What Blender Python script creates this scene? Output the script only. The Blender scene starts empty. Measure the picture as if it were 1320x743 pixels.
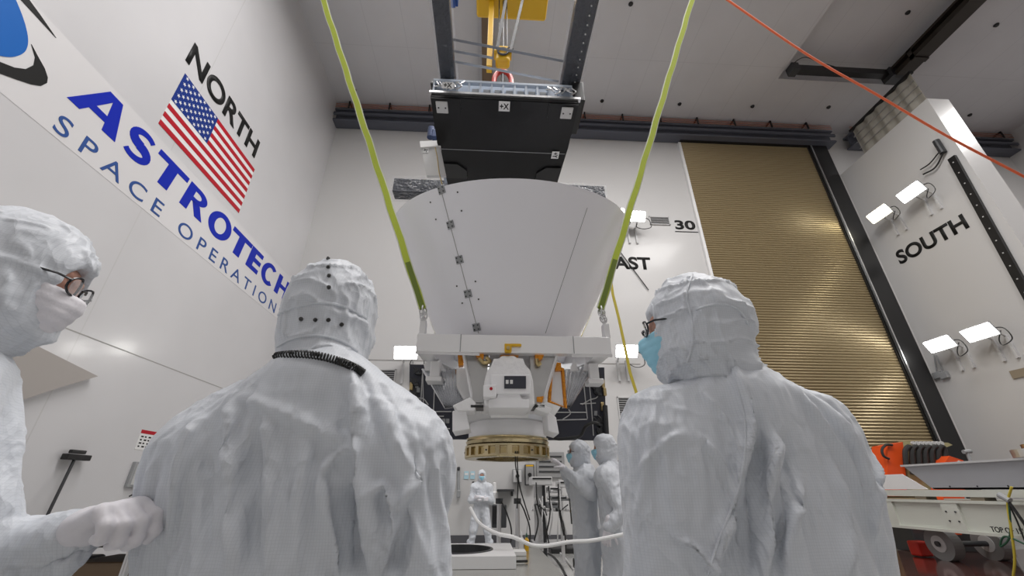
import bpy, bmesh, math, random
import numpy as np
from mathutils import Vector, Matrix
from mathutils.bvhtree import BVHTree
random.seed(7)
SC = bpy.context.scene
COL = SC.collection
PI = math.pi
def R(d): return math.radians(d)

# ------------------------------------------------------------------ camera
W, H, F = 1320, 743, 527.0
PITCH, YAW = R(26.3), R(3.2)
CAM = Vector((0, 0, 1.3))
FW = Vector((math.sin(YAW)*math.cos(PITCH), math.cos(YAW)*math.cos(PITCH), math.sin(PITCH)))
RT = Vector((math.cos(YAW), -math.sin(YAW), 0))
UP = RT.cross(FW)
cd = bpy.data.cameras.new('camera'); cd.sensor_width = 36; cd.lens = 36*F/W
cd.clip_start = .02; cd.clip_end = 200
cam = bpy.data.objects.new('camera', cd); COL.objects.link(cam)
cam.matrix_world = Matrix.Translation(CAM) @ Matrix((RT, UP, -FW)).transposed().to_4x4()
SC.camera = cam
def ray(x, y): return FW + RT*((x-W/2)/F) + UP*((H/2-y)/F)
def hit(x, y, ax, val):            # where the sight line meets a real plane of the room
    i = 'xyz'.index(ax); r = ray(x, y); return CAM + r*((val-CAM[i])/r[i])

# ------------------------------------------------------------------ light
wd = bpy.data.worlds.new('world'); SC.world = wd; wd.use_nodes = True
wd.node_tree.nodes['Background'].inputs[0].default_value = (.9, .93, 1, 1)
wd.node_tree.nodes['Background'].inputs[1].default_value = .3
def area(loc, sx, sy, power, col=(1, .975, .955), rot=(0, 0, 0)):
    l = bpy.data.lights.new('high_bay_light', 'AREA'); l.shape = 'RECTANGLE'; l.size = sx; l.size_y = sy
    l.energy = power; l.color = col
    o = bpy.data.objects.new('high_bay_light', l); o.location = loc; o.rotation_euler = rot; COL.objects.link(o)
for x, y, p in ((-1.6, 4.2, 360), (2.2, 2.2, 430), (5.8, 4.4, 460), (9.8, 3, 330), (-3, -2.5, 120), (4.5, -2.5, 120), (10.5, -3, 100),
                (.5, -7.5, 60), (18.5, 6, 300)):
    area((x, y, 14.2), 2.6, 2.6, p)
SC.view_settings.view_transform = 'Standard'
SC.view_settings.look = 'None'
SC.view_settings.gamma = 1
SC.view_settings.use_curve_mapping = False
SC.view_settings.exposure = 0.22
SC.cycles.max_bounces = 10

# ------------------------------------------------------------------ materials
def mat(name, col, rough=.5, metal=0, coat=0, emit=None, noise=None, bump=None, alpha=1, trans=0, sheen=0, ior=None, spec=None, sss=0):
    m = bpy.data.materials.new(name); m.use_nodes = True
    nt = m.node_tree; b = nt.nodes['Principled BSDF']
    b.inputs['Base Color'].default_value = (*col, 1); b.inputs['Roughness'].default_value = rough
    b.inputs['Metallic'].default_value = metal; b.inputs['Coat Weight'].default_value = coat
    b.inputs['Coat Roughness'].default_value = .12
    if sheen: b.inputs['Sheen Weight'].default_value = sheen
    if ior: b.inputs['IOR'].default_value = ior
    if spec is not None: b.inputs['Specular IOR Level'].default_value = spec
    if emit: b.inputs['Emission Color'].default_value = (*emit[0], 1); b.inputs['Emission Strength'].default_value = emit[1]
    b.inputs['Alpha'].default_value = alpha
    b.inputs['Transmission Weight'].default_value = trans
    if sss: b.inputs['Subsurface Weight'].default_value = sss; b.inputs['Subsurface Radius'].default_value = (.05, .05, .05)
    tc = nt.nodes.new('ShaderNodeTexCoord')
    if noise:                       # (scale, amount, detail) small variation of the base colour
        n = nt.nodes.new('ShaderNodeTexNoise'); n.inputs['Scale'].default_value = noise[0]; n.inputs['Detail'].default_value = noise[2]
        nt.links.new(tc.outputs['Object'], n.inputs['Vector'])
        r = nt.nodes.new('ShaderNodeValToRGB'); a = noise[1]
        r.color_ramp.elements[0].position = .3; r.color_ramp.elements[1].position = .7
        r.color_ramp.elements[0].color = tuple(max(0, c*(1-a)) for c in col) + (1,)
        r.color_ramp.elements[1].color = tuple(min(1, c*(1+a)) for c in col) + (1,)
        nt.links.new(n.outputs['Fac'], r.inputs['Fac']); nt.links.new(r.outputs['Color'], b.inputs['Base Color'])
    if bump:                        # (scale, strength, distance, stretch)
        n = nt.nodes.new('ShaderNodeTexNoise'); n.inputs['Scale'].default_value = bump[0]; n.inputs['Detail'].default_value = 4
        mp = nt.nodes.new('ShaderNodeMapping'); mp.inputs['Scale'].default_value = bump[3] if len(bump) > 3 else (1, 1, 1)
        nt.links.new(tc.outputs['Object'], mp.inputs['Vector']); nt.links.new(mp.outputs['Vector'], n.inputs['Vector'])
        bp = nt.nodes.new('ShaderNodeBump'); bp.inputs['Strength'].default_value = bump[1]; bp.inputs['Distance'].default_value = bump[2]
        nt.links.new(n.outputs['Fac'], bp.inputs['Height']); nt.links.new(bp.outputs['Normal'], b.inputs['Normal'])
    return m
def grid_mat(name, col, line, sx, sy, wd_, axes, rough, coat=0, bumpd=0):
    """panelled surface: thin joint lines every sx / sy metres along two object axes"""
    m = mat(name, col, rough, coat=coat); nt = m.node_tree; b = nt.nodes['Principled BSDF']
    tc = nt.nodes.new('ShaderNodeTexCoord'); sp = nt.nodes.new('ShaderNodeSeparateXYZ'); nt.links.new(tc.outputs['Object'], sp.inputs[0])
    outs = []
    for ax, s in zip(axes, (sx, sy)):
        d = nt.nodes.new('ShaderNodeMath'); d.operation = 'DIVIDE'; d.inputs[1].default_value = s; nt.links.new(sp.outputs[ax], d.inputs[0])
        f = nt.nodes.new('ShaderNodeMath'); f.operation = 'FRACT'; nt.links.new(d.outputs[0], f.inputs[0])
        l = nt.nodes.new('ShaderNodeMath'); l.operation = 'LESS_THAN'; l.inputs[1].default_value = wd_/s; nt.links.new(f.outputs[0], l.inputs[0]); outs.append(l)
    mx = nt.nodes.new('ShaderNodeMath'); mx.operation = 'MAXIMUM'; nt.links.new(outs[0].outputs[0], mx.inputs[0]); nt.links.new(outs[1].outputs[0], mx.inputs[1])
    n = nt.nodes.new('ShaderNodeTexNoise'); n.inputs['Scale'].default_value = .6; n.inputs['Detail'].default_value = 3; nt.links.new(tc.outputs['Object'], n.inputs['Vector'])
    r = nt.nodes.new('ShaderNodeValToRGB'); r.color_ramp.elements[0].position = .3; r.color_ramp.elements[1].position = .7
    r.color_ramp.elements[0].color = tuple(c*.96 for c in col)+(1,); r.color_ramp.elements[1].color = tuple(min(1, c*1.03) for c in col)+(1,)
    nt.links.new(n.outputs['Fac'], r.inputs[0])
    c = nt.nodes.new('ShaderNodeMix'); c.data_type = 'RGBA'; nt.links.new(mx.outputs[0], c.inputs[0]); nt.links.new(r.outputs[0], c.inputs[6]); c.inputs[7].default_value = (*line, 1)
    nt.links.new(c.outputs[2], b.inputs['Base Color'])
    return m
def cloth_mat():
    m = mat('cleanroom_fabric', (.66, .69, .74), .5, sheen=.15); nt = m.node_tree; b = nt.nodes['Principled BSDF']
    tc = nt.nodes.new('ShaderNodeTexCoord'); sp = nt.nodes.new('ShaderNodeSeparateXYZ'); nt.links.new(tc.outputs['Object'], sp.inputs[0])
    hs = []
    for ax in (0, 2):               # woven grid of conductive threads, 5 mm apart
        d = nt.nodes.new('ShaderNodeMath'); d.operation = 'MULTIPLY'; d.inputs[1].default_value = 200; nt.links.new(sp.outputs[ax], d.inputs[0])
        f = nt.nodes.new('ShaderNodeMath'); f.operation = 'FRACT'; nt.links.new(d.outputs[0], f.inputs[0])
        l = nt.nodes.new('ShaderNodeMath'); l.operation = 'LESS_THAN'; l.inputs[1].default_value = .16; nt.links.new(f.outputs[0], l.inputs[0]); hs.append(l)
    mx = nt.nodes.new('ShaderNodeMath'); mx.operation = 'MAXIMUM'; nt.links.new(hs[0].outputs[0], mx.inputs[0]); nt.links.new(hs[1].outputs[0], mx.inputs[1])
    c = nt.nodes.new('ShaderNodeMix'); c.data_type = 'RGBA'; nt.links.new(mx.outputs[0], c.inputs[0])
    c.inputs[6].default_value = (.66, .69, .74, 1); c.inputs[7].default_value = (.60, .63, .68, 1); nt.links.new(c.outputs[2], b.inputs['Base Color'])
    mp = nt.nodes.new('ShaderNodeMapping'); mp.inputs['Scale'].default_value = (1, 1, .62); nt.links.new(tc.outputs['Object'], mp.inputs['Vector'])
    wn = nt.nodes.new('ShaderNodeTexNoise'); wn.inputs['Scale'].default_value = 7; wn.inputs['Detail'].default_value = 3; nt.links.new(mp.outputs[0], wn.inputs['Vector'])
    wv = nt.nodes.new('ShaderNodeVectorMath'); wv.operation = 'MULTIPLY_ADD'; wv.inputs[1].default_value = (.16, .16, .16); nt.links.new(wn.outputs['Color'], wv.inputs[0]); nt.links.new(mp.outputs[0], wv.inputs[2])
    acc = None                     # crumpled facets at three sizes
    for sc_, wt in ((9, 1.0), (21, .42), (48, .16)):
        vo = nt.nodes.new('ShaderNodeTexVoronoi'); vo.feature = 'F1'; vo.inputs['Scale'].default_value = sc_; nt.links.new(wv.outputs[0], vo.inputs['Vector'])
        ml = nt.nodes.new('ShaderNodeMath'); ml.operation = 'MULTIPLY_ADD'; ml.inputs[1].default_value = wt; nt.links.new(vo.outputs['Distance'], ml.inputs[0])
        if acc: nt.links.new(acc.outputs[0], ml.inputs[2])
        else: ml.inputs[2].default_value = 0
        acc = ml
    msk = nt.nodes.new('ShaderNodeTexNoise'); msk.inputs['Scale'].default_value = 5; nt.links.new(tc.outputs['Object'], msk.inputs['Vector'])
    mr = nt.nodes.new('ShaderNodeMapRange'); mr.inputs['From Min'].default_value = .35; mr.inputs['From Max'].default_value = .7; mr.inputs['To Min'].default_value = .15; mr.inputs['To Max'].default_value = .8
    nt.links.new(msk.outputs['Fac'], mr.inputs['Value'])
    bp = nt.nodes.new('ShaderNodeBump'); bp.inputs['Distance'].default_value = .028; nt.links.new(mr.outputs[0], bp.inputs['Strength'])
    nt.links.new(acc.outputs[0], bp.inputs['Height']); nt.links.new(bp.outputs['Normal'], b.inputs['Normal'])
    return m
def film_mat():
    m = mat('clear_wrap', (.85, .87, .92), .15, spec=1); nt = m.node_tree; b = nt.nodes['Principled BSDF']; tc = nt.nodes.new('ShaderNodeTexCoord')
    mp = nt.nodes.new('ShaderNodeMapping'); mp.inputs['Scale'].default_value = (6, 2.2, 6); nt.links.new(tc.outputs['Object'], mp.inputs['Vector'])
    n = nt.nodes.new('ShaderNodeTexNoise'); n.noise_type = 'RIDGED_MULTIFRACTAL'; n.inputs['Scale'].default_value = 2; n.inputs['Detail'].default_value = 4; n.inputs['Distortion'].default_value = 1; nt.links.new(mp.outputs[0], n.inputs['Vector'])
    r = nt.nodes.new('ShaderNodeMapRange'); r.inputs['From Min'].default_value = .55; r.inputs['From Max'].default_value = .85; r.inputs['To Min'].default_value = .06; r.inputs['To Max'].default_value = .75
    nt.links.new(n.outputs[0], r.inputs['Value']); nt.links.new(r.outputs[0], b.inputs['Alpha']); return m
M = dict(
    wall=grid_mat('epoxy_white_wall', (.64, .635, .65), (.58, .575, .58), 6.1, 60, .02, (1, 2), .28, coat=.35),
    walle=mat('east_wall_paint', (.60, .595, .59), .35, coat=.25),
    ceil=grid_mat('ceiling_panel', (.62, .62, .64), (.54, .54, .56), 1.22, 3.05, .018, (0, 1), .5),
    seam=mat('seam_grey', (.38, .37, .36), .5),
    floor=mat('polished_floor', (.40, .40, .39), .16, coat=.4, noise=(1.2, .06, 3)),
    maroon=mat('maroon_floor', (.10, .035, .028), .1, coat=.6),
    black=mat('black_paint', (.012, .012, .013), .35), dark=mat('dark_grey_metal', (.05, .052, .056), .4, .3),
    bluegrey=mat('blue_grey_steel', (.12, .13, .16), .45, .2), copper=mat('copper_pipe', (.55, .22, .14), .4, .6),
    brown=mat('brown_girder', (.16, .105, .06), .5),
    slat=mat('tan_shutter', (.37, .295, .17), .36, .45, bump=(3, .1, .01)),
    letter=mat('black_lettering', (.012, .012, .012), .5, spec=.25), blue=mat('deep_blue_lettering', (.004, .02, .42), .5, spec=.25),
    thin=mat('slate_blue_lettering', (.035, .09, .30), .5, spec=.25), globe=mat('globe_blue', (.005, .12, .46), .5, spec=.25),
    banner=mat('white_banner', (.73, .72, .73), .25, coat=.4), red=mat('flag_red', (.45, .012, .025), .5, spec=.25), white=mat('white_paint', (.82, .82, .82), .35),
    navy=mat('flag_blue', (.01, .035, .22), .5, spec=.25),
    lamp=mat('lit_lens', (1, 1, 1), .3, emit=((1, .98, .93), 15)), lampw=mat('warm_lit_lens', (1, 1, 1), .3, emit=((1, .93, .7), 12)),
    grey=mat('grey_enclosure', (.33, .34, .35), .45), lgrey=mat('light_grey_plastic', (.6, .6, .6), .4),
    shield=mat('shield_white', (.90, .90, .95), .38), strut=mat('dull_strut', (.50, .50, .50), .33, .85), al=mat('brushed_aluminium', (.72, .72, .73), .28, .9, bump=(30, .15, .002, (1, 1, 8))),
    silver=mat('silver_film', (.80, .81, .83), .2, 1, bump=(7, .35, .02)), alw=mat('machined_aluminium', (.86, .86, .87), .35, .45),
    mli=mat('white_blanket', (.90, .90, .91), .5, bump=(9, .8, .03)), mlig=mat('pale_blanket', (.92, .92, .94), .4),
    gold=mat('champagne_gold_metal', (.62, .52, .32), .27, 1, noise=(5, .12, 2)), goldd=mat('brass_pocket', (.55, .43, .22), .35, 1),
    kapton=mat('kapton_foil', (.75, .30, .04), .22, .9, bump=(28, 1, .02)), panel=mat('solar_panel_back', (.035, .038, .055), .4),
    wire=mat('pale_wire', (.55, .55, .55), .5), yellow=mat('crane_yellow', (.72, .42, .01), .4), ored=mat('red_shackle', (.5, .02, .01), .35),
    orange=mat('orange_enamel', (.78, .09, .015), .4), rope=mat('orange_rope', (.82, .16, .06), .6),
    carbon=mat('gloss_black_panel', (.006, .006, .007), .3, spec=.35, bump=(14, .12, .01)), tray=mat('pale_blue_tray', (.55, .62, .72), .4),
    film=film_mat(), wrapd=mat('wrapped_dark_beam', (.018, .022, .034), .25, bump=(10, 1, .04)), band=mat('dull_steel_band', (.30, .30, .31), .4, .7),
    sling=mat('lime_sling', (.52, .62, .06), .6, bump=(60, .5, .01, (1, 1, .3))), slingw=mat('sling_edge', (.78, .80, .74), .5),
    gsling=mat('grey_sling', (.07, .07, .075), .5), ysling=mat('yellow_webbing', (.55, .45, .05), .6),
    cloth=cloth_mat(), glove=mat('white_glove', (.78, .76, .80), .5, bump=(30, .4, .008)),
    skin=mat('skin', (.50, .26, .19), .5, sss=.1), hair=mat('dark_hair', (.03, .02, .015), .7), eye=mat('eye_white', (.8, .8, .8), .2),
    mask=mat('blue_mask', (.33, .66, .82), .6, bump=(50, .3, .004)), frame=mat('glasses_frame', (.015, .015, .018), .25),
    glass=mat('clear_lens', (.95, .97, 1), .03, alpha=.18, spec=1), snap=mat('metal_snap', (.10, .10, .10), .3, .9), cord=mat('black_cord', (.012, .012, .012), .45),
    beige=mat('cream_steel', (.62, .64, .58), .38, coat=.2), olive=mat('olive_panel', (.42, .38, .2), .5), rubber=mat('rubber', (.03, .03, .03), .7),
    tyre=mat('grey_tyre', (.25, .25, .25), .6), steel=mat('stainless_table', (.50, .50, .47), .22, .8), green=mat('green_cord', (.02, .09, .05), .5),
    curtain=mat('strip_curtain', (.42, .40, .35), .3, alpha=.8), paper=mat('paper', (.8, .8, .8), .6), cyanp=mat('pale_cyan_paper', (.45, .68, .78), .6),
    tan=mat('tan_plate', (.30, .25, .18), .5), louver=mat('louvre_grey', (.30, .30, .30), .45),
)

# ------------------------------------------------------------------ mesh helpers
def obj(name, bm, m, parent=None, smooth=False, base=None):
    """link a bmesh given in world coordinates as ONE object"""
    me = bpy.data.meshes.new(name)
    if isinstance(bm, bmesh.types.BMesh):
        bmesh.ops.recalc_face_normals(bm, faces=bm.faces[:]); bm.to_mesh(me); bm.free()
    else: me.from_pydata(bm[0], [], bm[1]); me.update()
    for mm in (m if isinstance(m, (list, tuple)) else [m]): me.materials.append(mm)
    if smooth:
        me.shade_smooth(); me.set_sharp_from_angle(angle=R(50)) if not isinstance(bm, tuple) else None
    o = bpy.data.objects.new(name, me); COL.objects.link(o)
    if parent is not None:
        off = world_loc(parent); o.parent = parent; me.transform(Matrix.Translation(-off))
    else:
        if base is None:
            xs = [v.co for v in me.vertices]; lo = [min(c[i] for c in xs) for i in range(3)]; hi = [max(c[i] for c in xs) for i in range(3)]
            base = ((lo[0]+hi[0])/2, (lo[1]+hi[1])/2, lo[2])
        me.transform(Matrix.Translation(-Vector(base))); o.location = base
    return o
def world_loc(o):
    v = Vector((0, 0, 0))
    while o is not None: v += o.location; o = o.parent
    return v
def tag(o, label, cat, group=None, kind=None):
    o['label'] = label
    if cat: o['category'] = cat
    if group: o['group'] = group
    if kind: o['kind'] = kind
    return o
def thing(name, loc, label, cat, group=None):
    o = bpy.data.objects.new(name, None); COL.objects.link(o); o.location = loc; o.empty_display_size = .1
    return tag(o, label, cat, group)
def struct(name, bm, m, smooth=False):
    o = obj(name, bm, m, smooth=smooth); o['kind'] = 'structure'; return o
def plabel(o, label): o['label'] = label; return o
def copy_tree(o, parent=None):
    c = o.copy(); COL.objects.link(c); c.parent = parent
    for ch in list(o.children): copy_tree(ch, c)
    return c
def NB(): return bmesh.new()
def bx(bm, lo, hi, bev=0, rot=None, piv=None):
    lo = Vector(lo); hi = Vector(hi); c = (lo+hi)/2; s = hi-lo
    t = bmesh.new(); bmesh.ops.create_cube(t, size=1)
    bmesh.ops.scale(t, vec=s, verts=t.verts)
    if bev: bmesh.ops.bevel(t, geom=t.edges[:], offset=bev, segments=2, affect='EDGES', profile=.5)
    if rot is not None: bmesh.ops.rotate(t, cent=(0, 0, 0) if piv is None else Vector(piv)-c, matrix=rot, verts=t.verts)
    bmesh.ops.translate(t, vec=c, verts=t.verts)
    me = bpy.data.meshes.new('t'); t.to_mesh(me); bm.from_mesh(me); t.free(); bpy.data.meshes.remove(me)
    return bm
def loft(bm, rings, cap=True, closed=True):
    vs = [[bm.verts.new(p) for p in r] for r in rings]; n = len(rings[0])
    for a, b in zip(vs[:-1], vs[1:]):
        for i in range(n if closed else n-1):
            j = (i+1) % n; bm.faces.new((a[i], a[j], b[j], b[i]))
    if cap and closed: bm.faces.new(vs[0]); bm.faces.new(vs[-1][::-1])
    return bm
def tube(bm, pts, r, n=8, rs=None):
    pts = [Vector(p) for p in pts]; rings = []; prev = None
    for i, p in enumerate(pts):
        d = (pts[min(i+1, len(pts)-1)]-pts[max(i-1, 0)]).normalized()
        if prev is None: u = d.orthogonal().normalized()
        else:
            u = prev - d*prev.dot(d); u = u.normalized() if u.length > 1e-6 else d.orthogonal().normalized()
        prev = u; w = d.cross(u); rr = rs[i] if rs else r
        rings.append([p+(u*math.cos(2*PI*k/n)+w*math.sin(2*PI*k/n))*rr for k in range(n)])
    return loft(bm, rings)
def ribbon(bm, pts, w, t, side=None):
    pts = [Vector(p) for p in pts]; rings = []
    for i, p in enumerate(pts):
        d = (pts[min(i+1, len(pts)-1)]-pts[max(i-1, 0)]).normalized()
        s = (Vector(side) if side else Vector((1, 0, 0))); s = (s-d*s.dot(d)).normalized(); q = d.cross(s)
        rings.append([p+s*w/2+q*t/2, p-s*w/2+q*t/2, p-s*w/2-q*t/2, p+s*w/2-q*t/2])
    return loft(bm, rings)
def lathe(bm, prof, c, n=64, cap=False):
    rings = [[(c[0]+r*math.cos(2*PI*k/n), c[1]+r*math.sin(2*PI*k/n), z) for k in range(n)] for r, z in prof]
    return loft(bm, rings, cap)
def prism(bm, poly, d):
    d = Vector(d); return loft(bm, [[Vector(p) for p in poly], [Vector(p)+d for p in poly]])
def cyl(bm, a, b, r, n=16): return tube(bm, [a, b], r, n)
def arc(a, b, sag, n=12, dirv=(0, 0, -1)):
    a = Vector(a); b = Vector(b); return [a.lerp(b, t/n)+Vector(dirv)*sag*4*(t/n)*(1-t/n) for t in range(n+1)]
def spl(pts, n=8):
    P = [Vector(p) for p in pts]; P = [P[0]*2-P[1]]+P+[P[-1]*2-P[-2]]; out = []
    for i in range(1, len(P)-2):
        for k in range(n):
            t = k/n; out.append(.5*((2*P[i])+(P[i+1]-P[i-1])*t+(2*P[i-1]-5*P[i]+4*P[i+1]-P[i+2])*t*t+(3*P[i]-P[i-1]-3*P[i+1]+P[i+2])*t**3))
    out.append(P[-2]); return out

# lettering: built-in outline font turned to mesh. u = reading direction, v = up, both in the world
def text_mesh(s, x0, x1, h, o, u, v, bold=0, space=1, th=.006, shear=0):
    c = bpy.data.curves.new('t', 'FONT'); c.body = s; c.size = 1; c.space_character = space; c.offset = bold; c.shear = shear
    to = bpy.data.objects.new('t', c); COL.objects.link(to)
    bpy.context.view_layer.update()
    me = bpy.data.meshes.new_from_object(to.evaluated_get(bpy.context.evaluated_depsgraph_get()))
    bpy.data.objects.remove(to); bpy.data.curves.remove(c)
    xs = [p.co.x for p in me.vertices]; ys = [p.co.y for p in me.vertices]
    bm = bmesh.new(); bm.from_mesh(me); bpy.data.meshes.remove(me)
    u = Vector(u); v = Vector(v); n = u.cross(v); o = Vector(o)
    sx = (x1-x0)/(max(xs)-min(xs)); sy = h/(max(ys)-min(ys))
    for p in bm.verts:
        a, b = (p.co.x-min(xs))*sx+x0, (p.co.y-min(ys))*sy; p.co = o+u*a+v*b
    r = bmesh.ops.extrude_face_region(bm, geom=bm.faces[:]); bmesh.ops.translate(bm, vec=n*th, verts=[g for g in r['geom'] if isinstance(g, bmesh.types.BMVert)])
    return bm

# ------------------------------------------------------------------ ROOM
XN, XS, YE, ZC = -6.25, 13.95, 12.0, 15.0
struct('floor', bx(NB(), (-7, -12, -.2), (22.5, 12.4, 0)), M['floor'])
struct('floor_maroon', bx(NB(), (6.6, -12, 0), (22, 11.0, .006)), M['maroon'])
struct('wall_north', bx(NB(), (XN-.3, -12, 0), (XN, 12.3, 15.6)), M['wall'])
struct('wall_east', bx(NB(), (XN, YE, 0), (22.5, YE+.3, 15.6)), M['walle'])
struct('wall_west', bx(NB(), (XN, -12.3, 0), (22.5, -12, 15.6)), M['walle'])
struct('wall_south_far', bx(NB(), (22, -12, 0), (22.3, YE, 15.6)), M['walle'])
struct('wall_south', bx(NB(), (XS, 8.4, 0), (XS+.75, YE, 12.7)), M['walle'])
bm = NB()
bx(bm, (XN, -12, ZC), (10.43, YE, 15.6)); bx(bm, (14.75, -12, ZC), (22, YE, 15.6)); bx(bm, (10.43, 9.6, ZC), (14.75, YE, 15.6)); bx(bm, (10.43, -12, 15.5), (14.75, 9.6, 15.6))
struct('ceiling', bm, M['ceil'])
bm = NB()
for z in (3.44,): bx(bm, (XN, -12, z-.008), (XN+.004, YE, z+.008))
struct('trim_1', bm, M['seam'])
bm = NB()
bx(bm, (XN, YE-.02, 0), (7.4, YE, .28)); bx(bm, (13.7, YE-.02, 0), (XS, YE, .28))
struct('baseboard_east', bm, mat('dark_base', (.1, .1, .11), .4))
struct('trim_2', bx(NB(), (XN, YE-.012, 4.74), (4.6, YE, 4.765)), M['seam'])
# sprinkler holes in the ceiling
proto = None
for k, (x, y) in enumerate(((1054, 18), (1170, 16), (1284, 32), (970, 137), (1068, 138), (1250, 148), (813, 5), (776, 130), (876, 134), (457, 116))):
    z = ZC if not (998 < x < 1190 and y < 100) else 15.5
    p = hit(x, y, 'z', z)
    if proto is None:
        bm = NB(); lathe(bm, [(.05, z-.06), (.075, z-.02), (.075, z)], (p.x, p.y), 16, True)
        proto = obj('sprinkler_head', bm, M['black'], base=(p.x, p.y, z)); o = proto
    else: o = proto.copy(); COL.objects.link(o); o.location = (p.x, p.y, z)
    tag(o, 'small black sprinkler head set in the ceiling panels', 'sprinkler', 'sprinkler heads in the ceiling')
# runway beam + pipes
def runway(x0, x1, name, label):
    t = thing(name, ((x0+x1)/2, 11.8, 14.05), label, 'beam')
    bm = NB(); bx(bm, (x0, 11.55, 14.05), (x1, 11.98, 14.12)); bx(bm, (x0, 11.55, 14.6), (x1, 11.98, 14.68)); bx(bm, (x0, 11.75, 14.1), (x1, 11.8, 14.62)); bx(bm, (x0, 11.5, 14.3), (x1, 11.56, 14.42))
    obj('steel_section', bm, M['bluegrey'], t)
    t2 = thing('conductor_pipes', ((x0+x1)/2, 11.5, 14.7), 'thin copper conductor pipes on black hangers along the '+('long east wall' if x0 < 0 else 'far right bay'), 'pipes')
    for k in range(3):
        bm = NB(); cyl(bm, (x0, 11.52, 14.72+.085*k), (x1, 11.52, 14.72+.085*k), .012, 8); obj('pipe', bm, M['copper'], t2)
    x = x0+.5
    while x < x1:
        bm = NB(); bx(bm, (x, 11.46, 14.64), (x+.05, 11.5, 14.98)); bx(bm, (x, 11.46, 14.94), (x+.05, 11.75, 14.99)); obj('hanger', bm, M['black'], t2); x += 1.55
runway(XN, XS-.02, 'runway_beam', 'long blue-grey steel crane runway beam high along the east wall')
runway(XS+.8, 21.98, 'runway_beam', 'short blue-grey runway beam beyond the south pier at upper right')
# ceiling beams in the recess
bm = NB(); bx(bm, (14.2, -12, 14.55), (14.7, 9.0, 14.72)); bx(bm, (14.2, -12, 14.9), (14.7, 9.0, 14.99)); bx(bm, (14.38, -12, 14.7), (14.5, 9, 14.92))
for k in range(4): bx(bm, (14.2, 8.2-k*4, 14.5), (14.7, 8.35-k*4, 14.99))
tag(obj('ceiling_rail', bm, mat('dark_bronze', (.035, .028, .022), .4, .4)), 'dark bronze steel rail running along the right edge of ceiling recess', 'rail')
t = thing('cross_beam', (12.5, 9.1, 14.75), 'black steel cross beam spanning the ceiling recess at its far end', 'beam')
bm = NB(); bx(bm, (10.6, 9.0, 14.72), (14.6, 9.22, 14.98)); obj('box_beam', bm, M['black'], t)
bm = NB(); bx(bm, (10.5, 8.95, 14.68), (10.75, 9.28, 15.02)); bx(bm, (14.1, 8.9, 14.55), (14.7, 9.3, 14.98)); obj('end_bracket', bm, M['dark'], t)
bm = NB(); tube(bm, spl([(10.5, 9.1, 14.98), (11, 8.9, 15.25), (11.6, 9, 15.2), (12.3, 9.05, 15.0)]), .015, 6); obj('cable', bm, M['cord'], t)
# curtain above the pier
t = thing('strip_curtain', (XS+.02, 9.5, 12.7), 'translucent grey strip curtain hanging above the south pier', 'curtain')
bm = NB(); ys = np.linspace(8.42, 10.9, 90)
pr = [(XS+.04+.035*math.sin(y*14), y) for y in ys]
loft(bm, [[(x, y, 12.7) for x, y in pr]+[(x+.02, y, 12.7) for x, y in pr[::-1]], [(x, y, 13.93) for x, y in pr]+[(x+.02, y, 13.93) for x, y in pr[::-1]]])
obj('strips', bm, M['curtain'], t, smooth=False)
bm = NB(); bx(bm, (XS-.03, 8.38, 13.93), (XS+.1, 10.95, 14.02)); obj('track', bm, M['black'], t)
for z in (13.0, 13.3, 13.6):
    bm = NB(); bx(bm, (XS-.02, 8.4, z), (XS+.0, 10.9, z+.02)); obj('stiffener', bm, M['louver'], t)
# roll-up door
D0, D1, DT = 7.55, 12.92, 14.02
n = 150; prof = []
for k in range(n):
    z0 = k*(DT/n); h = DT/n
    for f, d in ((0, 0), (.12, .03), (.5, .045), (.86, .03)): prof.append((11.93-d, z0+f*h))
prof.append((11.93, DT))
bm = NB(); loft(bm, [[(D0, y, z) for y, z in prof], [(D1, y, z) for y, z in prof]], closed=False, cap=False)
d1 = struct('door_1', bm, M['slat'])
bm = NB(); bx(bm, (D0-.05, 11.8, DT), (13.66, 11.99, DT+.24)); bx(bm, (D1, 11.80, 0), (13.66, 11.99, DT)); bx(bm, (D1-.03, 11.84, 0), (D1+.02, 11.9, DT))
f_ = obj('door_frame', bm, M['black'], d1)
bm = NB(); bx(bm, (D1+.05, 11.77, 0), (D1+.09, 11.80, DT)); obj('guide_strip', bm, M['al'], d1)
bm = NB(); bx(bm, (D0-.1, 11.9, 0), (D0, 11.99, DT)); obj('door_jamb', bm, M['white'], d1)

# ------------------------------------------------------------------ LETTERING
def word(name, bm, m, label): return tag(obj(name, bm, m), label, 'lettering')
U_N, V = (0, 1, 0), (0, 0, 1)
xw = XN+.004
word('banner', bx(NB(), (XN+.001, -2, 5.80), (xw, 11.9, 7.18)), M['banner'], 'long white banner panel along the north wall behind the company name')['category'] = 'banner'
word('wall_lettering', text_mesh('NORTH', 5.68, 8.40, .57, (xw, 0, 9.03), U_N, V, bold=.028), M['letter'], 'black word NORTH painted above the flag')
def flat_strip(bm, pts, w, th, fn):      # wide flat stroke in letter units, w may vary along it
    P = [Vector((*p, 0)) for p in pts]; ws = w if isinstance(w, (list, tuple)) else [w]*len(P); L = []; Q = []
    for i, p in enumerate(P):
        d = (P[min(i+1, len(P)-1)]-P[max(i-1, 0)]).normalized(); q = Vector((-d.y, d.x, 0))*ws[i]/2
        L.append(p+q); Q.append(p-q)
    for i in range(len(P)-1):
        f = [L[i], L[i+1], Q[i+1], Q[i]]; loft(bm, [[fn(*v.xy, 0) for v in f], [fn(*v.xy, th) for v in f]])
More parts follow.
